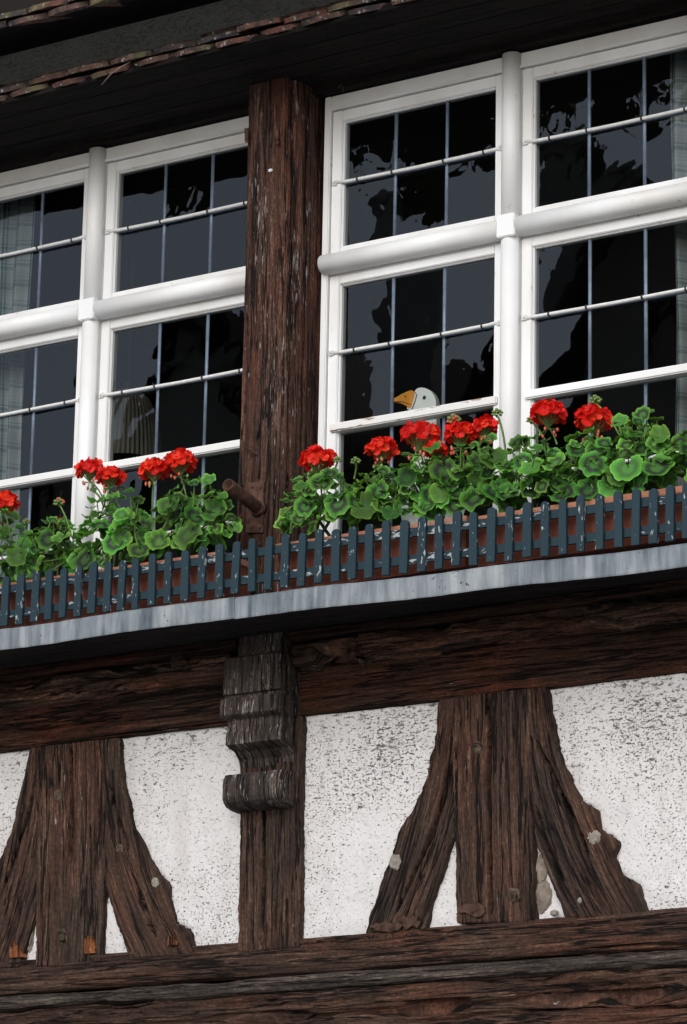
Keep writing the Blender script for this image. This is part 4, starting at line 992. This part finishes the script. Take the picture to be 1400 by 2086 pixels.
def geranium(x0, x1, ytop, label, n, seed, flowers=(), buds=(), xbase=None, big=(), dz=0.0):
    """x0..x1 width of the crown and ytop its highest leaf, in photograph pixels at the box's depth"""
    rr = random.Random(seed); xm = (x0 + x1) / 2
    yb = 1098 - 0.135 * ((xbase or xm) - 560) + (0 if xm > 500 else -22) + dz
    base = at(xbase or xm, yb, 0.28)
    g = empty('geranium', base, label, 'geranium', 'geraniums in the flower boxes')
    stems = bmesh.new()
    hubs = []
    for k in range(3):
        hx = xm + (k - 1) * (x1 - x0) * 0.24; hy = yb + (ytop - yb) * rr.uniform(0.42, 0.62); hub = at(hx, hy, rr.uniform(0.24, 0.31)); hubs.append(hub)
        b0 = base + Vector((rr.uniform(-.03, .03), rr.uniform(-.03, .03), -0.015))
        add_tube(stems, bezier(b0, (b0 + hub) / 2 + Vector((0, 0, -0.01)), hub), [0.0058, 0.0055, 0.005, 0.005, 0.0045, 0.004, 0.0035], 6)
    from_bm('stem', stems, M['stem_low'], parent=g)
    def put(x, y, d, s, nrm, spin=None):
        c = at(x, y, d); hub = min(hubs, key=lambda h: (h - c).length)
        o = link('leaf', rr.choice(leaves), g); nrm = Vector(nrm).normalized()
        orient(o, c, nrm, 0, s)
        q = nrm.to_track_quat('Z', 'Y'); loc = q.inverted() @ (hub - c); sp = math.atan2(loc.x, -loc.y) if spin is None else spin
        o.rotation_quaternion = q @ Euler((0, 0, sp + rr.uniform(-.4, .4))).to_quaternion()
        bm = bmesh.new(); mid = (hub + c) / 2 + Vector((0, 0, -0.008)); add_tube(bm, bezier(hub, mid, c + nrm * -0.001, 5), 0.0019, 5, False); from_bm('leaf_stalk', bm, M['stem'], parent=g, recalc=False)
    for (x, y, s, d) in big:
        put(x, y, d, s / 1500.0, (rr.uniform(-.2, .6), -0.85, rr.uniform(0.15, 0.75)))
    pts = []
    for k in range(int(n * 1.4)):
        best = None
        for tries in range(14):
            t = rr.uniform(-1, 1); env = (1 - abs(t) ** 2.4 * 0.62)
            x = xm + t * (x1 - x0) / 2; yl = 1086 - 0.135 * (x - 560) + (0 if xm > 500 else -22) + dz; v = rr.random() ** 0.8
            y = yl - v * (yl - ytop) * env - 2 - max(0, 0.135 * 0); d = 0.17 + 0.20 * rr.random() ** (0.55 if v < 0.5 else 0.9)
            sc = min([math.hypot((x - a) / 34, (y - b_) / 27) + abs(d - c_) * 3 for a, b_, c_ in pts] + [9])
            if best is None or sc > best[0]: best = (sc, x, y, d, v, t)
        _, x, y, d, v, t = best; pts.append((x, y, d))
        s = (rr.uniform(0.016, 0.029) if v > 0.72 else rr.uniform(0.022, 0.039))
        up_ = 0.30 + 0.75 * v + rr.uniform(-.3, .35)
        put(x, y, d, s, (0.25 + t * 0.6 + rr.uniform(-.6, .6), -0.55 + rr.uniform(-.45, .5), up_))
    for k, fl in enumerate(flowers):
        x, y, size = fl[:3]; bx_, by_ = fl[3]; flower(g, x, y, fl[4] if len(fl) > 4 else 0.30, size, at(bx_, by_, 0.27), 7, 0.0, seed * 10 + k)
    for k, (x, y, size, (bx_, by_), pk) in enumerate(buds): bud_cluster(g, x, y, 0.30, size, at(bx_, by_, 0.27), seed * 7 + k, pk)
    return g
geranium(-75, 70, 1040, 'geranium cut by the left picture edge, one scarlet head', 34, 101, [(8, 1028, 62, (5, 1075))], [], dz=55, big=[(-20, 1060, 62, .36)])
geranium(45, 185, 1062, 'low geranium left of the left mullion with a bare bud stalk', 30, 102, [], [(121, 1024, 24, (146, 1095), .35), (54, 1063, 16, (52, 1080), .3)], dz=46, big=[(100, 1100, 60, .33), (38, 1135, 56, .38)])
geranium(165, 310, 990, 'geranium with two scarlet heads in front of the left mullion', 30, 103, [(183, 961, 58, (214, 1030)), (224, 974, 58, (222, 1040))], [(190, 998, 15, (210, 1030), 0)], dz=40, big=[(175, 1140, 72, .37), (235, 1105, 60, .36), (255, 1065, 62, .33), (285, 1122, 56, .37)])
geranium(308, 478, 975, 'geranium with two scarlet heads beside the rusty pipe', 32, 104, [(314, 961, 62, (311, 1060)), (368, 946, 68, (382, 1020))], [], dz=28, big=[(385, 1090, 72, .38), (440, 1045, 64, .34), (345, 1030, 58, .33), (425, 980, 44, .30), (325, 1105, 54, .38)])
geranium(578, 735, 955, 'geranium with one scarlet head at the foot of the post', 33, 105, [(647, 940, 66, (655, 1000))], [(688, 937, 17, (675, 975), 0), (725, 940, 20, (722, 975), 0), (676, 966, 22, (718, 1018), .5)], dz=0, big=[(745, 1035, 66, .38), (655, 985, 58, .35), (690, 1025, 62, .37), (575, 1066, 40, .37), (610, 1060, 40, .38), (622, 1034, 52, .36)])
geranium(715, 835, 955, 'geranium with one upright scarlet head under the painted goose', 26, 106, [(778, 918, 60, (786, 990))], [], dz=2, big=[(800, 1045, 46, .38), (770, 1000, 54, .36), (830, 975, 58, .35)])
geranium(815, 925, 905, 'geranium with the largest scarlet head in front of the goose', 28, 107, [(856, 892, 80, (868, 960)), (888, 921, 46, (872, 965))], [], dz=2, big=[(905, 960, 66, .34), (900, 1000, 56, .36), (860, 1030, 60, .34)])
geranium(905, 1030, 880, 'geranium with two scarlet heads left of the right mullion', 34, 108, [(938, 888, 64, (945, 950)), (988, 873, 52, (972, 930))], [(925, 856, 28, (925, 880), .3), (1013, 842, 22, (1030, 920), 0)], dz=3, big=[(1005, 935, 66, .36), (965, 1015, 62, .37), (1010, 1000, 60, .35), (940, 965, 56, .36)])
geranium(1020, 1150, 890, 'geranium with one round scarlet head right of the mullion', 36, 109, [(1117, 846, 68, (1135, 905))], [(1083, 856, 20, (1120, 920), 0)], dz=3, big=[(1085, 955, 62, .37), (1130, 945, 54, .37), (1150, 1005, 64, .36), (1060, 905, 50, .33)])
geranium(1135, 1265, 880, 'geranium with one scarlet head and a tall green bud stalk', 32, 110, [(1209, 860, 72, (1240, 920))], [(1213, 816, 24, (1272, 905), 0)], dz=3, big=[(1210, 945, 62, .37), (1180, 915, 54, .36), (1200, 1000, 58, .36), (1245, 990, 56, .35)])
geranium(1245, 1375, 845, 'flowerless geranium with big round leaves near the right edge', 30, 111, [], [], dz=4, big=[(1280, 955, 72, .38), (1338, 955, 74, .38), (1262, 860, 44, .33), (1310, 845, 40, .33), (1345, 890, 50, .34)])
geranium(1355, 1490, 880, 'geranium cut by the right picture edge, leaves only', 24, 112, [], [], dz=4, big=[(1385, 905, 46, .34)])

# ================================================================== things behind the glass
def smooth_outline(pts, n=6):
    """Catmull-Rom through closed points"""
    out = []; m = len(pts)
    for i in range(m):
        p0, p1, p2, p3 = [np.array(pts[(i + k) % m], float) for k in (-1, 0, 1, 2)]
        for t in np.linspace(0, 1, n, endpoint=False):
            out.append(tuple(0.5 * (2 * p1 + (p2 - p0) * t + (2 * p0 - 5 * p1 + 4 * p2 - p3) * t * t + (3 * p1 - p0 - 3 * p2 + p3) * t ** 3)))
    return out
GD = -0.155
M['goose_white'] = simple('goose_white_paint', (0.84, 0.84, 0.82), 0.6, 0, 0.3, 0.04, 18)
M['goose_orange'] = simple('goose_orange_paint', (0.80, 0.31, 0.03), 0.55, 0, 0.3, 0.18, 30)
M['goose_line'] = simple('goose_line_paint', (0.13, 0.035, 0.012), 0.6)
M['goose_eye'] = simple('goose_eye_paint', (0.008, 0.010, 0.02), 0.3)
head = [(846, 806), (851, 795), (862, 791), (876, 795), (887, 806), (892, 822), (892, 850), (896, 890), (905, 940), (930, 985), (960, 1030), (955, 1075), (900, 1090), (840, 1088), (820, 1050), (828, 1000), (845, 950), (851, 900), (851, 862), (846, 845), (838, 838), (832, 833), (838, 828), (842, 820)]
gp = at(890, 1088, GD)
goose = empty('painted_goose', gp, 'white painted wooden goose with orange beak standing behind the window bar', 'goose figure')
prism('body', smooth_outline(px(head, GD)), GD - 0.012, GD + 0.010, M['goose_white'], goose, 0.0025)
beak = [(800, 817), (812, 811), (826, 803), (843, 797), (848, 804), (845, 818), (839, 833), (832, 829), (818, 822), (806, 820)]
prism('beak', smooth_outline(px(beak, GD), 4), GD - 0.013, GD + 0.0125, M['goose_orange'], goose, 0.002)
bm = bmesh.new(); add_tube(bm, [at(x, y, GD + 0.013) for x, y in ((806, 818), (818, 818), (830, 822), (838, 824))], 0.0012, 5)
add_tube(bm, [at(x, y, GD + 0.013) for x, y in ((845, 798), (849, 804), (845, 818), (839, 833))], 0.0012, 5); from_bm('beak_outline', bm, M['goose_line'], parent=goose)
q = at(864.5, 810, GD + 0.011)
bm = bmesh.new(); bmesh.ops.create_uvsphere(bm, u_segments=12, v_segments=8, radius=0.0065, matrix=Matrix.Translation(q) @ Matrix.Diagonal((1, 0.4, 1, 1))); from_bm('eye', bm, M['goose_eye'], parent=goose, smooth=True)
q = at(826, 808, GD + 0.0125)
bm = bmesh.new(); bmesh.ops.create_uvsphere(bm, u_segments=10, v_segments=6, radius=0.003, matrix=Matrix.Translation(q) @ Matrix.Diagonal((1.2, 0.5, 1, 1))); from_bm('nostril', bm, M['goose_line'], parent=goose, smooth=True)

def curtain(x0, x1, z0, z1, d, seed, label, folds):
    nu, nv = 90, 40; X, Z = np.meshgrid(np.linspace(0, 1, nu), np.linspace(z0, z1, nv)); rr = random.Random(seed)
    amp = 0.022 * (0.55 + 0.45 * (z1 - Z) / (z1 - z0))
    D = d + amp * np.sin(2 * math.pi * folds * X + 1.3 * np.sin(3 * X + seed) + 0.25 * np.sin(Z * 3))
    P = np.stack([x0 + (x1 - x0) * X + 0.008 * np.sin(Z * 4 + X * 9), -D, Z], -1)
    UV = np.stack([X * (x1 - x0) * 1.7, Z], -1)
    o = link('curtain', sheet_mesh('curtain', P, UV, M['plaid'])); tag(o, label, 'curtain', 'plaid curtains inside the windows')
    md = o.modifiers.new('thickness', 'SOLIDIFY'); md.thickness = 0.0012
curtain(-1.86, -1.485, 4.42, 6.0, -0.20, 3, 'teal striped plaid curtain inside the left window', 5)
curtain(1.075, 1.42, 4.42, 6.0, -0.20, 5, 'pale plaid curtain inside the right window by the picture edge', 5)

# pleated lampshade hanging inside the left window
def lamp():
    top = at(262, 795, -0.55); bot = at(262, 945, -0.55); r = (at(318, 930, -0.55) - at(205, 930, -0.55)).length / 2; h = (top - bot).length * 0.98
    cx, cy, zt = top.x, top.y, top.z
    b = NB('lampshade_cloth'); c = b.noise(b.coord('Object'), 12, 3); p_ = b.bsdf(b.mix(c, (0.13, 0.12, 0.095), (0.20, 0.18, 0.145)), 0.85, 0, 0.1)
    m = b.done(p_)
    L = empty('ceiling_lamp', (cx, cy, zt - h), 'dim pleated dome lampshade seen through the left window', 'lamp')
    n = 96; prof = [(0.10, 0.0), (0.35, 0.03), (0.62, 0.15), (0.82, 0.36), (0.94, 0.62), (1.0, 0.9), (1.01, 1.0)]; V = []; F = []
    for (q, z) in prof:
        for k in range(n):
            rr_ = r * q * (1 + (0.022 if k % 2 else -0.022) * min(1, q * 1.5)); V.append((cx + rr_ * math.cos(2 * math.pi * k / n), cy + rr_ * math.sin(2 * math.pi * k / n), zt - z * h))
    for j in range(len(prof) - 1):
        for k in range(n): F.append((j * n + k, j * n + (k + 1) % n, (j + 1) * n + (k + 1) % n, (j + 1) * n + k))
    o = link('lamp_shade', mesh_from('lamp_shade', V, F, [m]), L); md = o.modifiers.new('thickness', 'SOLIDIFY'); md.thickness = 0.002
    bm = bmesh.new(); add_tube(bm, [(cx, cy, zt - 0.02), (cx, cy, 6.30)], 0.004, 6); add_tube(bm, [(cx, cy, zt - 0.02), (cx, cy, zt + 0.03)], 0.014, 10); from_bm('cord', bm, M['iron'], parent=L)
lamp()
M['red_glass'] = simple('red_glass', (0.25, 0.01, 0.01), 0.2, 0, 0.5, 0.1)
q = at(123, 1075, -0.17); cnd = empty('candle_stand', q, 'small dark stand with a red bowl on the left window sill', 'ornament')
bm = bmesh.new(); z0 = q.z
add_tube(bm, [(q.x, q.y, 4.40), (q.x, q.y, 4.41)], [0.03, 0.03], 12); add_tube(bm, [(q.x, q.y, 4.41), (q.x, q.y, at(125, 1000, -0.17).z)], 0.004, 8); from_bm('stem', bm, M['iron'], parent=cnd)
bm = bmesh.new(); zz = at(123, 1062, -0.17).z; add_tube(bm, [(q.x, q.y, zz - 0.025), (q.x, q.y, zz - 0.01), (q.x, q.y, zz + 0.012)], [0.010, 0.020, 0.018], 12); from_bm('bowl', bm, M['red_glass'], parent=cnd)

# ================================================================== across the street: what the panes reflect
M['far_wall'] = simple('far_render', (0.34, 0.32, 0.29), 0.9, 0, 0.1, 0.1, 1.5)
M['far_timber'] = simple('far_timber', (0.03, 0.02, 0.015), 0.8)
M['far_roof'] = simple('far_roof_tiles', (0.035, 0.024, 0.02), 0.85, 0, 0.1, 0.3, 6)
M['far_glass'] = simple('far_glass', (0.02, 0.022, 0.025), 0.1, 0, 0.5, 0.1)
def gable_house(x0, x1, y, depth, eave, apex, label, chim):
    xc = (x0 + x1) / 2; h = empty('gabled_house', (xc, y, 0), label, 'house', 'houses across the street')
    V = [(x0, y, 0), (x1, y, 0), (x1, y, eave), (xc, y, apex), (x0, y, eave)]; V += [(a, y - depth, c) for a, _, c in V]
    F = [(0, 1, 2, 3, 4), (9, 8, 7, 6, 5), (0, 5, 6, 1), (1, 6, 7, 2), (4, 9, 5, 0)]
    link('wall', mesh_from('wall', V, F, [M['far_wall']]), h)
    o_ = 0.35; V = []; F = []
    for s in (-1, 1):
        ex = xc + s * ((x1 - x0) / 2 + o_); ez = eave - o_ * (apex - eave) / ((x1 - x0) / 2); b0 = len(V)
        V += [(xc, y + o_, apex + 0.02), (ex, y + o_, ez), (ex, y - depth - o_, ez), (xc, y - depth - o_, apex + 0.02)]; V += [(a, b_, c + 0.16) for a, b_, c in V[b0:b0 + 4]]
        F += [tuple(b0 + i for i in f) for f in ((0, 1, 2, 3), (7, 6, 5, 4), (0, 4, 5, 1), (1, 5, 6, 2), (2, 6, 7, 3), (3, 7, 4, 0))]
    rf = link('roof', mesh_from('roof', V, F, [M['far_roof']]), h)
    bm = bmesh.new(); add_box(bm, xc + chim - 0.35, xc + chim + 0.35, -(y - 2.2), -(y - 1.5), apex - 1.6, apex + 0.9); add_box(bm, xc + chim - 0.42, xc + chim + 0.42, -(y - 2.27), -(y - 1.43), apex + 0.9, apex + 1.0); from_bm('chimney', bm, M['far_wall'], parent=rf)
    for lv in range(3):
        z = 1.4 + lv * 2.7
        if z + 1.4 > eave + 0.4: break
        for k in range(3):
            xx = x0 + (x1 - x0) * (k + 0.5) / 3
            wn = box('window', xx - 0.5, xx + 0.5, -y - 0.02, -y + 0.04, z, z + 1.4, M['white'], h, 0)
            bm = bmesh.new(); add_box(bm, xx - 0.43, xx - 0.03, -y + 0.03, -y + 0.05, z + 0.07, z + 1.33); add_box(bm, xx + 0.03, xx + 0.43, -y + 0.03, -y + 0.05, z + 0.07, z + 1.33); from_bm('pane', bm, M['far_glass'], parent=wn)
gable_house(-16.6, -11.2, -18.0, 8, 8.6, 12.9, 'gabled house across the street mirrored in the left window', 1.4)
gable_house(-10.9, -5.6, -17.2, 8, 8.8, 12.7, 'gabled house across the street mirrored in the right window', -1.6)
M['far_leaf'] = simple('far_foliage', (0.05, 0.085, 0.025), 0.7, 0, 0.2, 0.4, 3)
M['bark'] = simple('bark', (0.06, 0.045, 0.035), 0.9, 0, 0.1, 0.4, 12)
def tree(x, y, h, r, seed, label, lo=0.35, nc=130, spread=0.6):
    t = empty('street_tree', (x, y, 0), label, 'tree', 'trees across the street'); rr = random.Random(seed)
    bm = bmesh.new(); add_tube(bm, [(x, y, 0), (x + .1, y, h * 0.3), (x - .1, y + .1, h * 0.6), (x, y, h * 0.9)], [0.28, 0.2, 0.12, 0.03], 10)
    tips = []
    for k in range(22):
        z = h * rr.uniform(lo, 0.5 + lo * 0.5); a = rr.uniform(0, 6.28); L = r * rr.uniform(0.4, 0.95); e = Vector((x + math.cos(a) * L, y + math.sin(a) * L, z + L * rr.uniform(0.2, 0.8)))
        add_tube(bm, bezier(Vector((x, y, z)), Vector((x, y, z)) * 0.5 + e * 0.5 + Vector((0, 0, -.15)), e, 5), [0.07, 0.05, 0.035, 0.025, 0.01], 6, False); tips.append(e)
    from_bm('trunk', bm, M['bark'], parent=t)
    V = []; F = []
    for k in range(nc):
        c = rr.choice(tips) + Vector((rr.gauss(0, .4), rr.gauss(0, .4), rr.gauss(0, .4))) * r * spread if k > 15 else Vector((x + rr.gauss(0, .2), y, h * rr.uniform(.8, 1)))
        for j in range(55):
            q = c + Vector((rr.gauss(0, 1), rr.gauss(0, 1), rr.gauss(0, .8))) * 0.32; n = Vector((rr.gauss(0, 1), rr.gauss(0, 1), rr.gauss(0, 1))).normalized(); u = n.orthogonal().normalized() * rr.uniform(.14, .24); v = n.cross(u) * 0.7; b0 = len(V)
            V += [q - u, q + v * 0.8, q + u, q - v * 0.8]; F.append((b0, b0 + 1, b0 + 2, b0 + 3))
    link('crown', mesh_from('crown', V, F, [M['far_leaf']]), t)
tree(-8.4, -12.0, 15.6, 3.7, 8, 'broad tall tree on the far side of the street', 0.79, 420, 0.30)
